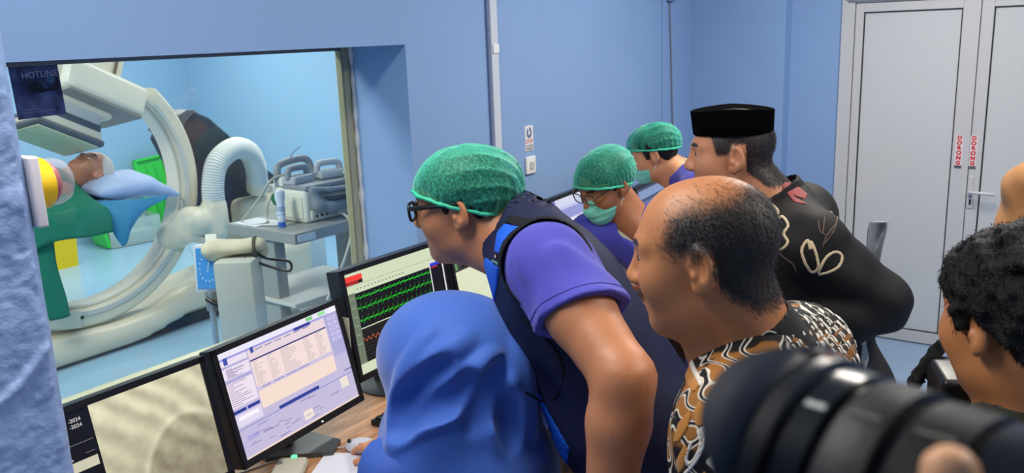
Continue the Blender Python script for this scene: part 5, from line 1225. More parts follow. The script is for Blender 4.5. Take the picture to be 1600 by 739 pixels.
def neckhole(F, off=0): F.cone(J['neck']-Rv[:, 1]*.02, np.asarray(hc), .074+off, .085+off, 0, 'u')
lo, hi = bounds([J['pelvis'], J['neck'], J['shL'], J['shR']], .26)
def clone(F): G = Fld.__new__(Fld); G.ax = F.ax; G.D = np.full(F.D.shape, 9.0, F4); return G
F = Fld(lo, hi, .0085); vest_g(F); A_ = clone(F); armhole(A_); N_ = clone(F); neckhole(N_)
base_D = F.D.copy()
F.D = -smin(-F.D, A_.D, .006); F.D = -smin(-F.D, N_.D, .006); F.plane(J['pelvis']-NP(0, 0, .05), (0, 0, -1), .01)
me = F.mesh('lead_vest'); smooth_mesh(me, 5, .5); vo = link('lead_vest', me, NAVY, t)
lo2, hi2 = bounds([J['neck'], J['shL'], J['shR'], J['shL']-Rv[:, 2]*.2], .17)
F = Fld(lo2, hi2, .005); vest_g(F, .0035); A_ = clone(F); armhole(A_); N_ = clone(F); neckhole(N_)
band = np.maximum(np.abs(A_.D-.003)-.0065, -N_.D); F1 = clone(F); F1.D = np.maximum(F.D, band).astype(F4); F2 = clone(F); vest_g(F2, -.012); F1.D = np.maximum(F1.D, -F2.D)
X, Y, Z = F.pts((slice(None),)*3); sd_ = (X-J['neck'][0])*ad_[0]+(Y-J['neck'][1])*ad_[1]+(Z-J['neck'][2])*ad_[2]
for sg in (-1, 1):
    F3 = clone(F); F3.D = np.maximum(F1.D, sg*sd_).astype(F4); link('armhole_binding', F3.mesh('armhole_binding'), TRIM, vo)
nx_ = nrm(np.asarray(hc)-J['neck']); nu_ = nrm(np.cross(nx_, (0, 0, 1))); nv_ = np.cross(nu_, nx_); nc_ = J['neck']+nx_*.022
bmo('neck_binding', tube(bmesh.new(), [V(nc_+(nu_*math.cos(2*math.pi*k/40)+nv_*math.sin(2*math.pi*k/40))*.0745) for k in range(40)], .0042, 8, closed=True), M('grey_green_binding', (112, 120, 108), .7), vo, True, False)
O = NP(-0.985, 1.348, 1.505); n_ = NP(-0.5728, 0.7834, -0.2411)
def vest_cut(F, off=0):
    vest_g(F, off); A = clone(F); armhole(A); F.D = np.maximum(F.D, -A.D+.002).astype(F4)
print_part('blue_panel', vest_cut, O, n_, ROYAL, vo, [[(-0.0169, 0.0353), (-0.0009, 0.0525), (0.0402, 0.0408), (0.0302, -0.0019), (0.0264, -0.022), (-0.0235, -0.004)]], h=.0035)
print_part('shoulder_strap', vest_cut, O, n_, TRIM, vo, [[(-0.0009, 0.0525), (0.0402, 0.0408), (0.063, 0.0551), (0.0125, 0.0698)]], off=.0035, h=.0035)
print_part('blue_panel', vest_cut, O, n_, ROYAL, vo, [[(-0.0419, -0.014), (-0.0135, -0.0348), (-0.0185, -0.0692), (-0.0365, -0.1384), (-0.0859, -0.1368), (-0.0802, -0.0887)]], h=.004, depth=.16)
O2 = NP(-0.875, 1.306, 1.258); n2 = NP(-0.513, 0.7655, -0.3883)
print_part('blue_panel', vest_cut, O2, n2, ROYAL, vo, [[(-0.0387, 0.0499), (-0.0189, 0.0001), (0.0103, -0.0616), (0.0474, -0.1286), (0.0402, -0.1938), (-0.0628, -0.1921), (-0.0651, -0.0482)]], h=.0045, depth=.16)
bv = bvh(vo)
sm = [cast(bv, O2, n2, *p)[0]+cast(bv, O2, n2, *p)[1]*.001 for p in [(-0.0405, 0.125), (-0.0121, 0.1029), (0.0243, 0.0632), (0.0377, 0.0171), (0.0265, -0.0194), (-0.0013, -0.0346), (-0.0379, -0.0142)]]
tubeo('seam_piping', sm, .0022, TRIM, vo, 6)
p, nn = cast(bv, O2, n2, -.0121, .1029); bmo('snap_button', lathe(bmesh.new(), p-nn*.001, p+nn, [(0, .007), (.003, .0065), (.0045, .004)], 16), STEEL, vo, True)
def text_wrap(nm, txt, u0, v0, ang, size, mat):
    o = text_o(nm, txt, (0, 0, 0), (1, 0, 0), (0, 1, 0), size, mat, vo, .0003, bold=.0003); c, n__ = math.cos(ang), math.sin(ang)
    for v in o.data.vertices:
        p, nn = cast(bv, O, n_, u0+v.co.x*c-v.co.y*n__, v0+v.co.x*n__+v.co.y*c); v.co = p+nn*(.0030+v.co.z)
WP = M('white_print', (232, 238, 244), .5)
text_wrap('brand_print', 'Mikal', -.010, -.0185, -.36, .0125, WP); text_wrap('brand_print', 'Guard', -.012, -.029, -.36, .0105, M('green_print', (70, 150, 110), .5)); text_wrap('brand_print', 'CE', .0135, -.0290, -.36, .0085, WP)
text_wrap('brand_print', 'group', -.0265, -.0215, -.36, .0062, M('teal_print', (120, 190, 180), .5))
p, nn = cast(bv, O, n_, -.0185, -.0125); bmo('emblem', lathe(bmesh.new(), p+nn*.002, p+nn, [(0, .0055), (.0008, .0055)], 16), M('emblem_dark_red', (130, 40, 50), .5), vo, True); bmo('emblem_core', lathe(bmesh.new(), p+nn*.0029, p+nn*2, [(0, .0028), (.0006, .0024)], 12), WP, vo, True)
# ---- seated woman with the blue headscarf
t = thing('person', 'person in royal blue headscarf seated at the desk using the mouse', 'person', (-1.02, 1.3, 0))
J = dict(pelvis=NP(-.98, 1.30, .56), neck=NP(-1.095, 1.345, 1.10), shL=NP(-1.15, 1.17, 1.045), shR=NP(-1.10, 1.51, 1.045), elL=NP(-1.22, 1.10, .82), wrL=NP(-1.46, 1.16, .79), elR=NP(-1.33, 1.60, .86), wrR=NP(-1.605, 1.605, .795))
f_ = NP(-.96, .22, 0); s_ = NP(-.22, -.96, 0)
J['toe'] = nrm(f_)
for q, sg in (('L', 1), ('R', -1)):
    J['hip'+q] = J['pelvis']+s_*.09*sg-NP(0, 0, .02); J['kn'+q] = J['hip'+q]+f_*.40+s_*.03*sg-NP(0, 0, .0); J['an'+q] = NP(J['kn'+q][0]+.05, J['kn'+q][1], .085)
hc = NP(-1.145, 1.345, 1.262); hR = headframe((-.93, .25, -.28)); hs = .98
build_body(t, J, hc, hR, hs, SK4, .006, hands={'R': dict(d=(-.96, .12, -.12), n=(0, 0, -1), curl=(.22, .35, .35), res=.004, thumb=.30, s=.98), 'L': dict(d=(-.98, .1, -.05), n=(0, 0, -1), curl=(.2, .3, .3))}, armr=(.045, .037, .025), neckr=.05, w=.92)
HIJ = M('royal_blue_chiffon', (62, 106, 198), .62, bump=.10, bscale=420, sheen=.35, spec=.25)
lo, hi = bounds([J['pelvis'], J['neck'], J['shL'], J['shR'], J['elL'], J['elR'], J['wrL'], J['wrR']], .2); F = Fld(lo, hi, .012)
add_torso(F, J, .02, .02, .95); add_arm(F, J, 'L', .014, 1.92, (.048, .042, .030)); add_arm(F, J, 'R', .014, 1.86, (.048, .042, .030)); F.cone(J['wrR']-NP(-.06, 0, 0), J['wrR']+NP(-.03, 0, 0), .034, .034, .004, 's')
F.disp(lambda X, Y, Z: .004*np.sin(X*50+Z*30)*np.sin(Y*40)); F.cone(J['neck'], hc, .06, .06, .01, 's'); F.plane((0, 0, .45), (0, 0, -1), .01)
uo = link('tunic', F.mesh('tunic'), M('blue_tunic', (54, 94, 184), .75, bump=.1, bscale=200), t)
trousers(t, J, fabric('navy_skirt', (30, 40, 90)), .02, .1); shoes(t, J, SHOE)
# headscarf
HO = NP(-1.043, 1.236, 1.261); HN = NP(-0.597, 0.708, -0.3773)
def hij_g(F, off=0):
    Rq = headframe((-.93, .25, -.25))
    F.ell(NP(-1.142, 1.335, 1.264), np.array((.146, .168, .132))+off, Rq, 0)
    F.ell(NP(-1.06, 1.345, 1.240), np.array((.135, .12, .125))+off, headframe((-.93, .25, -.5)), .05)
    F.cone(NP(-1.10, 1.34, 1.20), NP(-1.07, 1.34, 1.02), .142+off, .150+off, .06)
    F.ell(NP(-1.07, 1.335, .975), np.array((.200, .140, .13))+off, headframe((-.96, .22, 0)), .06)
    F.ell(NP(-1.21, 1.335, 1.05), np.array((.12, .10, .12))+off, headframe((-.96, .22, 0)), .06)
    F.cone(NP(-1.12, 1.22, 1.12), NP(-1.145, 1.15, .98), .080+off, .075+off, .07)
F = Fld((-1.44, 1.02, .82), (-.74, 1.68, 1.45), .0052); hij_g(F)
tmp = bpy.data.objects.new('tmp', F.mesh('tmp')); hb = bvh(tmp); bpy.data.objects.remove(tmp)
def hl(L_, dep):
    out = []
    for q in catmull([(u, v, 0) for u, v in L_], 5):
        p, nn = cast(hb, HO, HN, q.x, q.y); out.append(np.array(p-nn*dep))
    return out
def taper(n, r, e=.3): return [r*(e+(1-e)*math.sin(math.pi*(.08+.84*k/(n-1)))) for k in range(n)]
FOLD = [([(-0.1299, -0.0857), (-0.1091, -0.0426), (-0.0743, 0.0), (-0.0213, 0.0432), (0.0308, 0.0751)], .020, .0125),
    ([(-0.1341, -0.1259), (-0.099, -0.0953), (-0.0528, -0.0738), (-0.0114, -0.0543), (0.0222, -0.0216), (0.0495, 0.0081), (0.0821, 0.0365)], .022, .0125),
    ([(-0.1236, -0.0565), (-0.1105, -0.0176), (-0.0907, 0.0275), (-0.0441, 0.0956)], .016, .011),
    ([(0.1308, 0.0595), (0.1408, 0.0175), (0.1482, -0.0502), (0.1531, -0.1268)], .018, .012), ([(0.1115, 0.0142), (0.1179, -0.0632), (0.1213, -0.1443)], .016, .0115), ([(.07, -.03), (.08, -.09), (.085, -.15)], .018, .013)]
for L_, r, dep in FOLD:
    P_ = hl(L_, dep); F.chain(P_, taper(len(P_), r, .55), .022)
for L_, r, dep in (([(-0.1187, -0.1026), (-0.0766, -0.0647), (-0.0252, -0.0487), (0.0105, -0.0305), (.035, -.005)], .014, -.004), ([(0.0352, -0.0978), (0.0583, -0.0496), (0.0901, 0.0104)], .018, -.007), ([(-0.1203, -0.0873), (-0.0993, -0.0415), (-0.062, -0.0039), (-.01, .03)], .010, -.003), ([(.10, -.04), (.104, -.09), (.106, -.14)], .014, -.007)):
    P_ = hl(L_, dep); F.chain(P_, taper(len(P_), r, .4), .03, 's')
me = F.mesh('headscarf'); smooth_mesh(me, 1, .5); link('headscarf', me, HIJ, t)
# office chair below her
t = thing('office_chair', 'black office chair under the person with the blue headscarf', 'chair', (-.95, 1.29, 0))
FB = fabric('chair_black_fabric', (26, 27, 30)); 
bmo('seat', obx((-1.03, 1.30, .425), (.46, .46, .07), Matrix.Rotation(.22, 3, 'Z'), .03, 3), FB, t, True)
bmo('backrest', obx((-.80, 1.265, .76), (.05, .42, .42), Matrix.Rotation(-.22, 3, 'Z') @ Matrix.Rotation(.12, 3, 'Y'), .02, 3), FB, t, True)
bmo('back_bar', obx((-.80, 1.265, .47), (.03, .07, .3), None, .008), BLK, t, True); bmo('column', lathe(bmesh.new(), (-1.0, 1.30, .09), (-1.0, 1.30, 1), [(0, .03), (.18, .03), (.18, .022), (.30, .022)], 16), STEEL, t, True)
for k in range(5):
    a = k*2*math.pi/5+.3; e2 = V((-1.0+.27*math.cos(a), 1.30+.27*math.sin(a), .075)); bmo('base_leg', tube(bmesh.new(), [(-1.0, 1.30, .10), e2], [.024, .016], 8), BLK, t, True); bmo('castor', lathe(bmesh.new(), e2+V((-.012*math.sin(a), .012*math.cos(a), -.045)), e2+V((math.sin(a), -math.cos(a), -.045)), [(0, .028), (.024, .028)], 14), BLK, t, True)
# ---- bald man in batik, nearest on the right
BAT = batik_mat('brown_batik', (22, 19, 18), [(150, 98, 44), (214, 206, 190), (190, 140, 70)], 10, 17)
BATW = batik_mat('white_streaked_batik', (24, 21, 20), [(60, 46, 34), (224, 218, 206), (150, 98, 44)], 17, 12, .9, .38)
GOLD = fabric('batik_gold', (178, 118, 46), .75, .08); BWH = fabric('batik_white', (216, 208, 194), .75, .06); BBK = fabric('batik_black', (24, 21, 22), .75, .08)
t = thing('person', 'balding person in brown batik shirt watching behind the camera lens', 'person', (-.33, 1.22, 0))
J = dict(pelvis=NP(-.345, 1.23, .92), neck=NP(-.415, 1.190, 1.445), shL=NP(-.385, 1.025, 1.385), shR=NP(-.405, 1.375, 1.385), elL=NP(-.33, .94, 1.12), wrL=NP(-.49, .98, .98), elR=NP(-.33, 1.47, 1.12), wrR=NP(-.49, 1.42, .98))
J = stand(J, (-.97, -.2, 0))
hc = NP(-.482, 1.150, 1.592); hR = headframe((-.965, -.20, -.13)); hs = .985
def baldhair(x, y, z):
    low = np.where(y > -.03, .020, -.075+.9*np.clip(y+.075, 0, .1))
    side = ss(-.012, .022, z-low)*ss(.062, .016, y+.45*np.clip(z-.05, 0, 1))
    top = 1-.80*ss(.066, .106, z)*ss(-.105, -.03, y)
    return side*top*(1-.45*ss(.09, .118, z))*.90
bo = build_body(t, J, hc, hR, hs, SK2, .0028, hair=baldhair, belly=.02, neckr=.064, jaw=1.08, nose=1.1, hands={'L': dict(d=(-.9, .1, -.3), n=(0, .9, 0)), 'R': dict(d=(-.9, -.1, -.3), n=(0, -.9, 0))})
bl = np.asarray(hc)
def bmask(v):
    w = (v-bl) @ hR/hs; return np.where(np.abs(w).max(1) < .2, np.clip(baldhair(*w.T), 0, 1), 0)**1.3+1e-9
strands(t, 'hair', bo.data, bmask, 8000, .0085, M('greying_hair', (52, 45, 40), .6, var=.5, vscale=300), lambda P, N: np.tile(hR @ NP(0, -.6, -.75), (len(P), 1)), wid=.00045, lift=.25)
def shirt_g(F, off=0):
    add_torso(F, J, .016+off, .03, 1.04); add_arm(F, J, 'L', .016+off, .95, (.058, .052, .03), flare=.006); add_arm(F, J, 'R', .016+off, .95, (.058, .052, .03), flare=.006)
    F.disp(lambda X, Y, Z: .003*np.sin(X*40+Z*26)*np.sin(Y*36-Z*18))
def shirt_open(F):
    F.cone(J['neck']+axes(J)[:, 1]*.01, hc, .066, .07, .006, 's'); F.cone(J['neck']+axes(J)[:, 1]*.08+NP(0, 0, .05), J['neck']+axes(J)[:, 1]*.12-NP(0, 0, .03), .035, .012, .01, 's')
lo, hi = bounds([J['pelvis'], J['neck'], J['shL'], J['shR'], J['elL'], J['elR']], .22); F = Fld(lo, hi, .012, [((-.6, .95, 1.3), (-.25, 1.4, 1.5), .006)]); shirt_g(F); shirt_open(F); F.plane(J['pelvis']-NP(0, 0, .12), (0, 0, -1), .01)
sh = link('batik_shirt', F.mesh('batik_shirt'), BAT, t)
# back yoke with white streaks
FY = Fld(lo, hi, .009); shirt_g(FY, .0022); shirt_open(FY); G = clone(FY); shirt_g(G, -.005); FY.D = np.maximum(FY.D, -G.D).astype(F4); FY.plane((-.425, 1.2, 1.4), (-1, .1, 0), .002); FY.plane((-.3, 1.2, 1.20), (0, 0, -1), .002); FY.plane((-.3, 1.14, 1.3), (0, -1, 0), .002)
link('back_yoke', FY.mesh('back_yoke'), BATW, sh)
# collar
axn = nrm(NP(-.44, -.20, .87)); cb = J['neck']+axn*.008
def collar_g(F, off=0):
    F.cone(cb-axn*.04, cb+axn*.048, .086+off, .077+off, 0); F.plane(cb+axn*.042, axn, .004)
F = Fld(cb-.16, cb+.16, .0042); collar_g(F); F.cone(cb-axn*.08, cb+axn*.12, .077, .068, .004, 's'); F.plane(cb-axn*.03, -axn, .004)
ff_ = axes(J)[:, 1]; F.put(cb+ff_*.08-.07, cb+ff_*.08+.07, lambda X, Y, Z: np.maximum(np.abs((X-cb[0])*-.2+(Y-cb[1])*.97+.0)-.016, -((X-cb[0])*ff_[0]+(Y-cb[1])*ff_[1]+(Z-cb[2])*ff_[2])), .004, 's')
co = link('collar', F.mesh('collar'), BBK, sh)
O = NP(-0.399, 1.135, 1.498); n_ = NP(-0.3132, 0.8903, -0.3307)
print_part('collar_print', collar_g, O, n_, GOLD, co, [[(-0.0006, 0.0112), (0.0066, 0.0044), (-0.0002, -0.0032), (-0.0073, 0.0036)]], off=.0012, h=.0018, depth=.06)
print_part('collar_print', collar_g, O, n_, GOLD, co, [[(0.025, 0.0269), (0.0312, 0.0201), (0.0254, 0.0126), (0.0192, 0.0194)]], off=.0012, h=.0018, depth=.06)
for L_ in ([(-0.0218, -0.0099), (-0.015, -0.0023), (-0.0073, 0.0036)], [(0.0065, 0.008), (0.0133, 0.0119), (0.0192, 0.0194)], [(0.0085, -0.0027), (0.017, 0.0032), (0.0274, 0.002)]):
    print_part('collar_print', collar_g, O, n_, BWH, co, lines=[L_], r=.0011, off=.0012, h=.0014, depth=.06)
O = NP(-0.443, 1.006, 1.422); n_ = NP(-0.367, 0.8337, -0.4127)
def pr_(nm, mat, polys=(), lines=(), r=.002, h=.0024): print_part(nm, shirt_g, O, n_, mat, sh, polys, lines, r, .0016, .12, h)
pr_('placket', GOLD, [[(-0.0083, 0.0714), (-0.0015, 0.0742), (0.0141, 0.0312), (0.0058, 0.0206), (-0.0028, 0.0372)]]); pr_('placket', BWH, [[(-0.0015, 0.0716), (0.0053, 0.0745), (0.0192, 0.0348), (0.0142, 0.0295)]])
for g in ([(0.0026, 0.0001), (-0.0123, -0.0175), (-0.0188, -0.043), (-0.0104, -0.0425), (0.0003, -0.0235), (0.0044, -0.0082)], [(0.0143, 0.0134), (0.0211, 0.001), (0.0195, -0.02), (0.0095, -0.0205), (0.0077, 0.0004)], [(-0.0037, -0.0421), (0.0014, -0.0501), (-0.0033, -0.0752), (-0.0116, -0.0831), (-0.0151, -0.0677)]): pr_('motif', GOLD, [g])
for g in ([(0.036, 0.0203), (0.0277, 0.0098), (0.0211, -0.0057)], [(0.041, 0.0155), (0.0311, 0.0015), (0.0229, -0.0156)], [(0.0394, 0.0036), (0.0295, -0.0111), (0.0245, -0.0197)], [(0.0162, -0.0227), (0.0197, -0.0408), (0.0115, -0.062), (0.0033, -0.0732), (-0.0032, -0.0826)], [(0.0129, -0.0262), (0.0164, -0.041), (0.0099, -0.0596), (0.0016, -0.0683), (-0.0018, -0.0603), (0.0047, -0.0416)]): pr_('motif', BWH, lines=[g], r=.0022)
DTR = fabric('dark_trousers', (30, 30, 36)); trousers(t, J, DTR); shoes(t, J, SHOE)
# ---- man with the black peci hat
t = thing('person', 'person in black velvet peci hat and black floral batik shirt', 'person', (-.55, 2.24, 0))
J = dict(pelvis=NP(-.565, 2.235, .93), neck=NP(-.715, 2.200, 1.455), shL=NP(-.600, 2.075, 1.395), shR=NP(-.72, 2.41, 1.40), elL=NP(-.452, 2.145, 1.255), wrL=NP(-.66, 2.02, 1.15), elR=NP(-.66, 2.50, 1.16), wrR=NP(-.80, 2.36, 1.08))
J = stand(J, (-.93, -.37, 0))
hc = NP(-.832, 2.150, 1.592); hR = headframe((-.925, -.38, -.06)); hs = 1.0
def pechair(x, y, z):
    low = np.where(y > -.035, np.where(y > .012, .012, .012+.025*ss(.012, -.004, y)), -.078+.85*np.clip(y+.085, 0, .1))
    return ss(-.006, .010, z-low)*ss(.052, .042, y-.25*(z-.05))*.88
SK5 = skin_mat('skin_peci_man', (196, 134, 98), hair=(36, 31, 28))
bo = build_body(t, J, hc, hR, hs, SK5, .0030, hair=pechair, hands={'L': dict(d=(-.8, .5, -.1), n=(.4, .7, 0)), 'R': dict(d=(-.6, -.7, -.1), n=(.4, -.7, 0))}, belly=.05, neckr=.066, jaw=1.15, nose=1.12, w=1.06)
bl2 = hc.copy(); hR2 = hR.copy()
strands(t, 'hair', bo.data, lambda v: np.where(np.abs((v-bl2) @ hR2).max(1) < .2, np.clip(pechair(*((v-bl2) @ hR2/hs).T), 0, 1), 0)**1.3+1e-9, 5000, .009, M('peci_man_hair', (40, 34, 31), .6), lambda P, N: np.tile(hR2 @ NP(0, -.5, -.85), (len(P), 1)), wid=.0005, lift=.15, seed=9)
# peci
bm = bmesh.new(); rings = []
for zz, gr, dz in ((.066, 1.0, 0), (.068, 1.012, 0), (.090, 1.030, 0), (.122, 1.055, 0), (.1255, 1.045, 0), (.124, .95, 0), (.117, .5, 0), (.115, .1, 0)):
    rg = []
    for k in range(48):
        a = 2*math.pi*k/48; yy = math.cos(a); xx = math.sin(a); arch = (.004*(1-yy*yy)-.010*max(0, -yy)) if zz > .1 else (-.002-.006*max(0, -yy))
        rg.append(bm.verts.new(hc+hR @ (NP(xx*.0845*gr, -.006+yy*.1000*gr, zz+arch)*hs)))
    rings.append(rg)
for A, B in zip(rings, rings[1:]):
    for k in range(48): bm.faces.new((A[k], A[(k+1) % 48], B[(k+1) % 48], B[k]))
bm.faces.new(rings[-1]); bmesh.ops.recalc_face_normals(bm, faces=bm.faces[:])
bmo('peci_hat', bm, M('black_velvet', (7, 7, 8), 1.0, spec=.02, bump=.1, bscale=400), t, True)
BLKB = M('black_batik_cotton', (22, 20, 20), .7, bump=.08, bscale=220, var=.25, vscale=18, spec=.3)
def ps_g(F, off=0):
    add_torso(F, J, .018+off, .055, 1.08)
    add_arm(F, J, 'L', .020+off, 1.95, (.062, .056, .04), flare=.004); add_arm(F, J, 'R', .020+off, 1.95, (.062, .056, .04))
    F.ell(J['pelvis']+NP(.01, .0, .0), np.array((.20, .15, .16))+off, axes(J), .05)
    F.disp(lambda X, Y, Z: .0035*np.sin(X*34+Z*28)*np.sin(Y*30-Z*24)+.002*np.sin(Z*70+X*40))
lo, hi = bounds([J['pelvis'], J['neck'], J['shL'], J['shR'], J['elL'], J['elR'], J['wrL'], J['wrR']], .22); F = Fld(lo, hi, .0095); ps_g(F); F.cone(J['neck'], hc, .070, .07, .006, 's'); F.plane(J['pelvis']-NP(0, 0, .16), (0, 0, -1), .01)
sh = link('batik_shirt', F.mesh('batik_shirt'), BLKB, t)
axn = nrm(NP(-.50, -.21, .84)); cb = J['neck']+axn*.012
F = Fld(cb-.16, cb+.16, .005); F.cone(cb-axn*.04, cb+axn*.048, .090, .080, 0); F.cone(cb-axn*.08, cb+axn*.12, .079, .072, .004, 's'); F.plane(cb+axn*.044, axn, .004); F.plane(cb-axn*.03, -axn, .004)
link('collar', F.mesh('collar'), BLKB, sh)
O = NP(-0.597, 2.058, 1.421); n_ = NP(-0.2714, 0.9354, -0.2266)
CRM = fabric('batik_cream', (206, 186, 150), .75, .05); PNK = fabric('batik_rose', (150, 74, 72), .75, .05); TAU = fabric('batik_taupe', (104, 84, 70), .75, .05)
def pr_(mat, lines=(), polys=(), r=.0036, nm='floral_print', O=O, n_=n_): print_part(nm, ps_g, O, n_, mat, sh, polys, lines, r, .0016, .14, .0028)
for g in ([(-0.0079, -0.0617), (-0.0164, -0.0312), (-0.0042, -0.0075), (0.0024, -0.0273), (0.0047, -0.0118), (0.0176, -0.0451), (0.0216, -0.0726), (0.0075, -0.0826), (-0.0079, -0.0617)], [(0.022, -0.0818), (0.038, -0.0472), (0.0589, -0.0324), (0.0736, -0.0424), (0.0674, -0.0656), (0.0465, -0.0805), (0.0252, -0.0878)],
          [(-0.092, 0.078), (-0.0763, 0.0597), (-0.0798, 0.0362), (-0.0654, 0.0476), (-0.0497, 0.0263), (-0.0592, 0.0058), (-0.0481, -0.014), (-0.0651, -0.0334), (-0.0776, -0.0184)], [(0.0323, 0.0937), (0.0544, 0.082), (0.0479, 0.0635), (0.0833, 0.0722)]): pr_(CRM, [g])
for g in ([(0.0172, 0.0395), (0.0225, 0.0136), (0.0359, 0.0049)], [(0.0313, 0.0476), (0.0285, 0.0092)], [(0.0563, 0.0332), (0.036, 0.0018), (0.0297, -0.0215)], [(0.0625, 0.0563), (0.0526, 0.0178), (0.0338, -0.0136)], [(-0.0776, -0.0184), (-0.0616, -0.0457), (-0.0342, -0.0662), (-0.026, -0.0859)]): pr_(TAU, [g], r=.0018)
pr_(PNK, polys=[[(-0.0779, 0.1376), (-0.0422, 0.1351), (-0.0089, 0.108), (-0.0141, 0.0925), (-0.0484, 0.104), (-0.0077, 0.0803), (-0.0402, 0.084), (-.062, .112)]])
O2 = NP(-0.494, 2.188, 1.086); n2 = NP(-0.2063, 0.9144, -0.3484)
for g in ([(-0.0143, 0.0723), (-0.0, 0.0328), (-0.0008, -0.0079), (0.0125, -0.0307), (0.0197, 0.0024), (0.0082, 0.0499)], [(-0.0282, -0.0352), (-0.0113, -0.0657), (-0.0171, -0.0987), (0.005, -0.088), (0.0103, -0.0471)]): pr_(fabric('batik_grey_cream', (172, 168, 156), .75, .05), polys=[g], O=O2, n_=n2)
trousers(t, J, DTR, .016, .1, 1.06, .04); shoes(t, J, SHOE)
# ---- masked worker with glasses
MSK = fabric('mint_mask', (124, 216, 190), .75, .10, 300, .03); STRP = M('white_elastic', (222, 226, 222), .6)
SCRUB2 = fabric('violet_blue_scrubs', (70, 70, 166), bump=.10)
UND = fabric('cream_undershirt', (206, 196, 172))
t = thing('person', 'person in glasses, mint mask and green bouffant cap bending over the desk', 'person', (-1.15, 3.0, 0))
J = dict(pelvis=NP(-1.16, 3.06, .95), neck=NP(-1.475, 2.865, 1.205), shL=NP(-1.36, 2.74, 1.185), shR=NP(-1.60, 3.00, 1.165), elL=NP(-1.37, 2.62, .93), wrL=NP(-1.56, 2.55, .80), elR=NP(-1.72, 3.02, .93), wrR=NP(-1.74, 2.82, .80))
J['shL'], J['shR'] = NP(-1.335, 2.90, 1.19), NP(-1.62, 2.77, 1.17); J['elL'], J['wrL'] = NP(-1.32, 2.78, .96), NP(-1.42, 2.60, .82); J['elR'], J['wrR'] = NP(-1.70, 2.70, .94), NP(-1.72, 2.55, .80)
J = stand(J, (-.5, -.85, 0))
hc = NP(-1.552, 2.765, 1.362); hR = headframe((-.30, -.84, -.42)); hs = 1.0
build_body(t, J, hc, hR, hs, skin_mat('skin_brown', (170, 110, 72)), .0042, neckr=.058, hands={'L': dict(d=(-.5, -.8, -.2), n=(0, 0, -1)), 'R': dict(d=(-.5, -.8, -.2), n=(0, 0, -1))})
hair_shell(t, hc, hR, hs, [(.080, .06), (.075, .10), (.02, .14), (-.08, .12), (-.13, .03), (-.115, -.035), (-.085, -.06), (-.05, -.035), (-.028, .012), (.004, .030), (.012, .002), (.026, .004), (.032, .04), (.06, .055)], HAIR, .008, .002)
bouffant(t, hc, hR, hs, ((.090, .052), (-.10, -.036)), .98, 5, .0045); glasses(t, hc, hR, hs, M('tortoise_frame', (66, 54, 34), .3), thick=.0022); mask_part(t, hc, hR, hs, MSK, STRP)
def scrub(J, hc, mat, up=.62, w=1.0, neck=.062):
    lo, hi = bounds([J['pelvis'], J['neck'], J['shL'], J['shR'], J['elL'], J['elR']], .2); F = Fld(lo, hi, .0105)
    add_torso(F, J, .016, .01, w); add_arm(F, J, 'L', .022, up, flare=.012); add_arm(F, J, 'R', .022, up, flare=.012)
    F.disp(lambda X, Y, Z: .0035*np.sin(X*38+Z*30)*np.sin(Y*34-Z*20)); R = axes(J)
    F.cone(J['neck']-R[:, 1]*.01, hc, neck, .075, .006, 's'); F.cone(J['neck']+R[:, 1]*.070+R[:, 2]*.03, J['neck']+R[:, 1]*.14-R[:, 2]*.09, .046, .004, .006, 's')
    F.plane(J['pelvis']-NP(0, 0, .10), (0, 0, -1), .01); return F.mesh('scrub_top')
def undershirt(J, hc, mat, t, h=.0):
    R = axes(J); F = Fld(J['neck']-.2, J['neck']+.2, .008); add_torso(F, J, .0, .0, .96); F.cone(J['neck']-R[:, 2]*.02, J['neck']+nrm(hc-J['neck'])*(.02+h), .066, .064, .03); F.cone(J['neck'], hc, .063, .063, .003, 's'); F.plane(J['neck']-R[:, 2]*.13, -R[:, 2], .01)
    F.plane(J['neck']+R[:, 0]*.13, R[:, 0], .01); F.plane(J['neck']-R[:, 0]*.13, -R[:, 0], .01); return link('undershirt', F.mesh('undershirt'), mat, t)
so = link('scrub_top', scrub(J, hc, SCRUB2), SCRUB2, t); undershirt(J, hc, UND, t)
trousers(t, J, SCRUB2); shoes(t, J, SHOE)
# ---- farther masked worker
t = thing('person', 'person in green bouffant cap and mask farthest down the desk', 'person', (-1.2, 3.75, 0))
J = dict(pelvis=NP(-1.16, 3.72, .95), neck=NP(-1.600, 3.560, 1.285), shL=NP(-1.46, 3.42, 1.245), shR=NP(-1.58, 3.78, 1.24), elL=NP(-1.47, 3.34, 1.0), wrL=NP(-1.66, 3.36, .82), elR=NP(-1.50, 3.86, .98), wrR=NP(-1.62, 3.80, .80))
J = stand(J, (-.95, -.3, 0))
hc = NP(-1.712, 3.488, 1.378); hR = headframe((-.88, -.36, -.32)); hs = .98
build_body(t, J, hc, hR, hs, SK4, .0045, neckr=.058, hands={'L': dict(d=(-.9, 0, -.2), n=(0, 0, -1)), 'R': dict(d=(-.9, 0, -.2), n=(0, 0, -1))})
hair_shell(t, hc, hR, hs, [(.060, .06), (.065, .10), (.02, .14), (-.08, .12), (-.13, .03), (-.125, -.045), (-.095, -.072), (-.05, -.050), (-.028, .005), (.004, .028), (.012, -.008), (.030, -.004), (.038, .04), (.05, .055)], HAIR, .012, .003)
bouffant(t, hc, hR, hs, ((.088, .055), (-.10, .002)), .95, 7, .005); mask_part(t, hc, hR, hs, MSK, STRP)
link('scrub_top', scrub(J, hc, SCRUB2), SCRUB2, t); undershirt(J, hc, UND, t, .02); trousers(t, J, SCRUB2); shoes(t, J, SHOE)
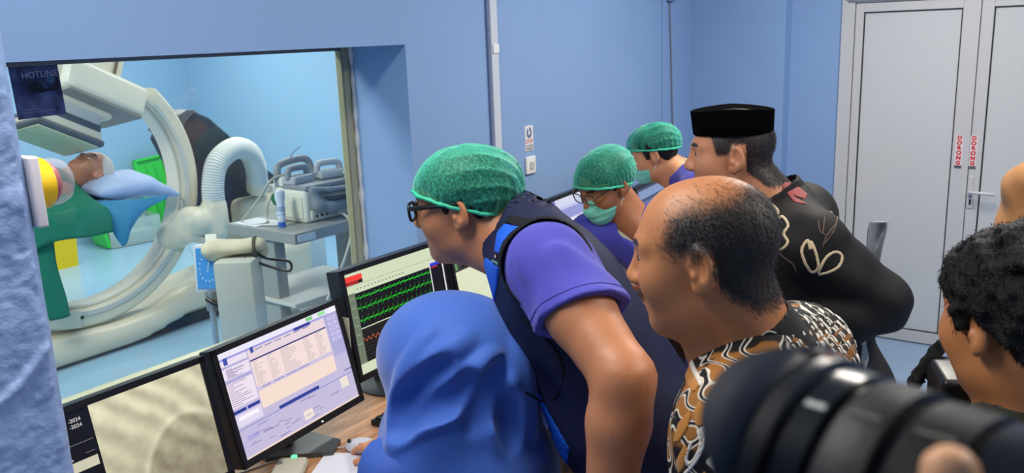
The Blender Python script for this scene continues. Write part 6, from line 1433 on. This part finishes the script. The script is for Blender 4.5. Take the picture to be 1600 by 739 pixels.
# ---- dark haired man on the right, seen from behind
t = thing('person', 'person with thick black hair and dark olive shirt at the right edge', 'person', (-.06, 1.38, 0))
J = dict(pelvis=NP(.02, 1.38, .90), neck=NP(-.055, 1.350, 1.360), shL=NP(-.15, 1.20, 1.285), shR=NP(.03, 1.51, 1.285), elL=NP(-.20, 1.24, 1.05), wrL=NP(-.165, 1.49, 1.16), elR=NP(.0, 1.66, 1.04), wrR=NP(-.16, 1.62, 1.20))
J = stand(J, (-.85, .5, 0))
hc = NP(-.096, 1.340, 1.500); hR = headframe((-.80, .60, -.10)); hs = 1.0
build_body(t, J, hc, hR, hs, SK2, .0034, neckr=.062, jaw=1.06, hands={'L': dict(d=(.0, .5, .85), n=(.9, .3, 0), curl=(.5, .6, .4)), 'R': dict(d=(-.4, -.2, .9), n=(.3, -.9, 0), curl=(.5, .6, .4))})
ho = hair_shell(t, hc, hR, hs, [(.078, .062), (.085, .10), (.03, .16), (-.09, .14), (-.14, .03), (-.125, -.035), (-.10, -.066), (-.07, -.050), (-.036, .002), (-.004, .030), (.008, .002), (.022, -.004), (.034, .03), (.055, .05)], HAIR, .020, .0045, .0036, freq=(120, 320))
strands(t, 'hair_tips', ho.data, lambda v: np.ones(len(v)), 6000, .011, HAIR, lambda P, N: np.tile(hR @ NP(0, -.5, -.6), (len(P), 1)), wid=.0008, lift=.25, wav=.004, seed=5)
OLV = fabric('dark_olive_cotton', (46, 46, 34))
lo, hi = bounds([J['pelvis'], J['neck'], J['shL'], J['shR'], J['elL'], J['elR'], J['wrL'], J['wrR']], .2); F = Fld(lo, hi, .011); add_torso(F, J, .016, .02, 1.04); add_arm(F, J, 'L', .016, 1.8); add_arm(F, J, 'R', .016, 1.8)
F.disp(lambda X, Y, Z: .003*np.sin(X*38+Z*30)*np.sin(Y*34-Z*20)); F.cone(J['neck'], hc, .068, .07, .006, 's'); F.plane(J['pelvis']-NP(0, 0, .10), (0, 0, -1), .01)
so = link('shirt', F.mesh('shirt'), OLV, t)
axn = nrm(hc-J['neck']+NP(0, 0, .08)); cb = J['neck']+axn*.006; F = Fld(cb-.16, cb+.16, .005); F.cone(cb-axn*.04, cb+axn*.045, .090, .080, 0); F.cone(cb-axn*.08, cb+axn*.12, .078, .072, .004, 's'); F.plane(cb+axn*.040, axn, .004); F.plane(cb-axn*.03, -axn, .004)
link('collar', F.mesh('collar'), OLV, so)
trousers(t, J, DTR); shoes(t, J, SHOE)
# small camera with a fluffy microphone held in front of him
t = thing('video_camera', 'small black video camera with foam microphone held by the dark haired person', 'camera', (-.225, 1.56, 1.26))
Rk = frame((-.40, .9, .05)); kc = V((-.196, 1.570, 1.290))
bmo('body', obx(kc, (.07, .10, .085), Rk, .012, 3), BLK, t, True); bmo('lens', lathe(bmesh.new(), kc+Rk @ V((0, .045, 0)), kc+Rk @ V((0, 1, 0)), [(0, .030), (.04, .030), (.045, .026)], 24), BLK, t, True)
bmo('grip', obx(kc+V((.02, -.01, -.06)), (.03, .04, .07), Rk, .01, 2), BLK, t, True)
mc = V((-.258, 1.645, 1.300)); md = V((.30, .25, .62)).normalized()
F = Fld(np.array(mc)-.09, np.array(mc)+.09, .005); F.cone(np.array(mc-md*.035), np.array(mc+md*.045), .013, .013, 0); F.disp(lambda X, Y, Z: -.003*sines(6, 12, 200, 500)(X, Y, Z)); link('foam_microphone', F.mesh('foam_microphone'), M('black_foam', (14, 14, 15), .95), t)
bmo('boom_pole', tube(bmesh.new(), [mc-md*.03, mc-md*.22], .004, 8), M('grey_pole', (150, 156, 164), .4), t, True)
# ---- person in tan at the right edge
t = thing('person', 'person in tan jacket standing by the doors at the right edge', 'person', (-.1, 3.5, 0))
J = dict(pelvis=NP(-.10, 3.52, .92), neck=NP(-.145, 3.50, 1.42), shL=NP(-.245, 3.36, 1.345), shR=NP(-.05, 3.66, 1.345), elL=NP(-.285, 3.30, 1.06), wrL=NP(-.35, 3.40, .86), elR=NP(.0, 3.74, 1.06), wrR=NP(-.1, 3.78, .86))
J = stand(J, (-.85, .5, 0)); hc = NP(-.175, 3.515, 1.59); hR = headframe((-.86, .45, -.05))
build_body(t, J, hc, hR, 1, SK3, .006, hands={'L': dict(d=(-.1, .2, -1), n=(.9, .3, 0)), 'R': dict(d=(-.1, .1, -1), n=(.3, -.9, 0))})
hair_shell(t, hc, hR, 1, [(.075, .07), (.085, .10), (.03, .16), (-.09, .14), (-.14, .03), (-.12, -.035), (-.09, -.06), (-.05, -.035), (-.028, .012), (.004, .030), (.012, .0), (.03, .0), (.04, .04), (.06, .055)], HAIR, .014, .003, .006)
TAN = fabric('tan_canvas', (168, 118, 72)); lo, hi = bounds([J['pelvis'], J['neck'], J['shL'], J['shR'], J['elL'], J['elR'], J['wrL'], J['wrR']], .2); F = Fld(lo, hi, .012); add_torso(F, J, .022, .03, 1.06); add_arm(F, J, 'L', .022, 1.9); add_arm(F, J, 'R', .022, 1.9)
F.disp(lambda X, Y, Z: .006*np.sin(X*30+Z*26)*np.sin(Y*34-Z*30)); F.cone(J['neck'], hc, .07, .07, .006, 's'); F.plane(J['pelvis']-NP(0, 0, .10), (0, 0, -1), .01); link('jacket', F.mesh('jacket'), TAN, t); trousers(t, J, DTR); shoes(t, J, SHOE)
# ---- patient on the table
t = thing('person', 'patient lying under the green drape with gauze cap on the pillow', 'person', (-5.4, 2.3, 1.06))
J = dict(pelvis=NP(-5.4, 2.05, 1.115), neck=NP(-5.4, 2.70, 1.115), shL=NP(-5.585, 2.62, 1.105), shR=NP(-5.215, 2.62, 1.105), elL=NP(-5.60, 2.33, 1.085), wrL=NP(-5.58, 2.08, 1.085), elR=NP(-5.20, 2.33, 1.085), wrR=NP(-5.22, 2.08, 1.085), toe=NP(0, 0, 1))
J['shL'], J['shR'] = J['shR'], J['shL']; J['elL'], J['elR'] = J['elR'], J['elL']; J['wrL'], J['wrR'] = J['wrR'], J['wrL']
for q, sg in (('L', 1), ('R', -1)): J['hip'+q] = NP(-5.4+.085*sg, 2.02, 1.105); J['kn'+q] = NP(-5.4+.09*sg, 1.58, 1.105); J['an'+q] = NP(-5.4+.09*sg, 1.14, 1.085)
hc = NP(-5.38, 2.90, 1.185); hR = headframe((.22, -.25, .94), (0.05, 1, .15)); hs = 1.05
build_body(t, J, hc, hR, hs, skin_mat('skin_patient', (206, 140, 108)), .006, legs=True, neckr=.055, hands={})
F = Fld(hc-.2, hc+.2, .03, [(hc-.16, hc+.16, .006)]); F.ell(hc+hR @ (NP(0, -.018, .050)*hs), np.array((.086, .104, .088))*hs, hR, 0); F.plane(hc+hR @ NP(0, .075, .058), hR @ nrm(NP(0, .25, -1)), .008); F.disp(lambda X, Y, Z: .0015*sines(5, 10, 150, 300)(X, Y, Z))
link('gauze_cap', F.mesh('gauze_cap'), M('gauze_white', (222, 216, 204), .9, bump=.4, bscale=220), t)
# ---- telephoto lens of the photographer in front, and the hand on it
t = thing('camera_lens', 'large black telephoto camera lens with hood crossing the foreground', 'camera lens', (-.12, .45, 1.64))
la = V((-.020, .275, 1.759)); ax_ = V((-.963, .266, -.044)).normalized(); lb_ = la+ax_
LN = M('lens_black', (11, 12, 14), .22, spec=.5); LR = M('lens_rubber', (13, 13, 15), .5, bump=.08, bscale=300, spec=.3); HD = M('hood_blue_black', (30, 36, 50), .45)
def lpart(nm, prof, mat, seg=72): return bmo(nm, lathe(bmesh.new(), la, lb_, prof, seg), mat, t, True)
lpart('rear_barrel', [(-.12, .034), (-.06, .038), (-.022, .0395), (-.020, .0385), (-.017, .0385), (-.016, .041), (-.001, .0415)], LN)
lpart('barrel_step', [(-.001, .0395), (.002, .0395), (.003, .0425), (.020, .0430), (.022, .0415)], LR)
lpart('zoom_ring', [(.022, .0410), (.0245, .0410), (.0255, .0445), (.040, .0448), (.042, .0435)], LR)
lpart('front_barrel', [(.042, .0430), (.044, .0430), (.0445, .0455), (.054, .0458), (.0555, .0445)], LN)
lpart('hood_mount', [(.0555, .0460), (.057, .0485), (.0635, .0490), (.065, .0475)], M('hood_mount_black', (13, 13, 15), .32))
u_ = ax_.cross(V((0, 0, 1))).normalized(); w_ = u_.cross(ax_)
bm = bmesh.new(); rings = []; S_ = 96
def petal(a): return .5+.5*math.cos(4*(a-math.radians(168)))
for t0, k0, r in ((.065, 0, .0485), (.0665, 0, .0500), (.078, .6, .0515), (.087, 1, .0525), (.0875, 1, .0515), (.077, .6, .0500), (.068, 0, .0475), (.067, 0, .02), (.067, 0, .001)):
    rings.append([bm.verts.new(la+ax_*(t0-.004*k0-.018*k0*petal(2*math.pi*k/S_)**1.5)+(u_*math.cos(2*math.pi*k/S_)+w_*math.sin(2*math.pi*k/S_))*r) for k in range(S_)])
for A, B in zip(rings, rings[1:]):
    for k in range(S_): bm.faces.new((A[k], A[(k+1) % S_], B[(k+1) % S_], B[k]))
bmesh.ops.recalc_face_normals(bm, faces=bm.faces[:]); bmo('petal_hood', bm, HD, t, True)
bmo('front_glass', lathe(bmesh.new(), la+ax_*.068, lb_+ax_, [(0, .044), (.003, .038), (.005, .02), (.0055, .001)], 40), M('coated_glass', (18, 14, 34), .05, coat=1), t, True)
bmo('camera_body', obx(la-ax_*.165, (.09, .14, .10), frame(ax_) @ Matrix.Rotation(math.pi/2, 3, 'Z'), .015, 3), BLK, t, True)
W_ = M('lens_marking_white', (216, 216, 206), .5)
def mark(nm, tt, ang, r, lt, wd, mat):
    a = math.radians(ang); n__ = u_*math.cos(a)+w_*math.sin(a); R_ = Matrix((ax_, n__.cross(ax_), n__)).transposed(); bmo(nm, obx(la+ax_*tt+n__*r, (lt, wd, .0008), R_), mat, t)
mark('index_mark', .049, 115, .0458, .007, .0022, W_); mark('index_mark', .061, 80, .0489, .003, .002, M('lens_red_dot', (180, 40, 40), .5)); mark('index_mark', .049, 170, .0458, .006, .0018, W_); mark('index_mark', .033, 112, .0448, .010, .0012, M('lens_grey_mark', (120, 116, 106), .5)); mark('index_mark', .012, 110, .0430, .012, .0012, M('lens_grey_mark', (120, 116, 106), .5))
t = thing('person', 'photographer fingertip resting on the telephoto lens at the bottom edge', 'person', (.0, .22, 1.70))
F = Fld((-.10, .02, 1.40), (.30, .34, 1.86), .02, [((-.06, .17, 1.66), (.06, .29, 1.815), .0032)])
F.chain([NP(-.031, .2515, 1.7945), NP(-.029, .249, 1.781), NP(-.021, .238, 1.759), NP(-.004, .222, 1.735)], [.0084, .0088, .0090, .0096], .006)
F.chain([NP(-.012, .262, 1.712), NP(-.002, .243, 1.712), NP(.006, .222, 1.722)], [.0075, .0085, .0095], .006); F.chain([NP(.008, .268, 1.708), NP(.012, .247, 1.706), NP(.016, .224, 1.716)], [.0075, .0085, .0095], .006); F.chain([NP(.028, .270, 1.712), NP(.029, .250, 1.704), NP(.028, .226, 1.712)], [.007, .0078, .009], .006)
F.chain([NP(-.040, .240, 1.742), NP(-.030, .222, 1.728), NP(-.008, .205, 1.712)], [.0085, .0098, .012], .008)
F.rbox(NP(.014, .203, 1.712), (.034, .036, .014), None, .013, .012); F.chain([NP(.022, .185, 1.705), NP(.07, .15, 1.66), NP(.18, .08, 1.50)], [.024, .025, .034], .02)
bo = link('body', F.mesh('body'), skin_mat('skin_fair', (232, 172, 124)), t)
F = Fld((.02, .0, 1.38), (.30, .24, 1.74), .009); F.chain([NP(.075, .147, 1.655), NP(.18, .08, 1.50), NP(.21, .06, 1.45)], [.036, .046, .05], .02); F.plane(NP(.085, .14, 1.64), nrm(NP(-.11, .07, .16)), .004); link('sleeve', F.mesh('sleeve'), fabric('black_sleeve', (20, 20, 22)), t)
# ---- grey folded thing behind the batik sleeve
t = thing('grey_folder', 'small grey folded object poking out behind the black batik sleeve', 'folder', (-.50, 2.35, 1.38))
cloth('fold', [[(-.53, 2.36, 1.405), (-.50, 2.37, 1.405), (-.486, 2.36, 1.408)], [(-.53, 2.35, 1.38), (-.50, 2.38, 1.375), (-.488, 2.35, 1.39)], [(-.53, 2.34, 1.33), (-.51, 2.35, 1.33), (-.494, 2.34, 1.335)], [(-.54, 2.34, 1.25), (-.52, 2.35, 1.25), (-.50, 2.34, 1.25)]], M('grey_plastic_film', (120, 126, 136), .35), t)
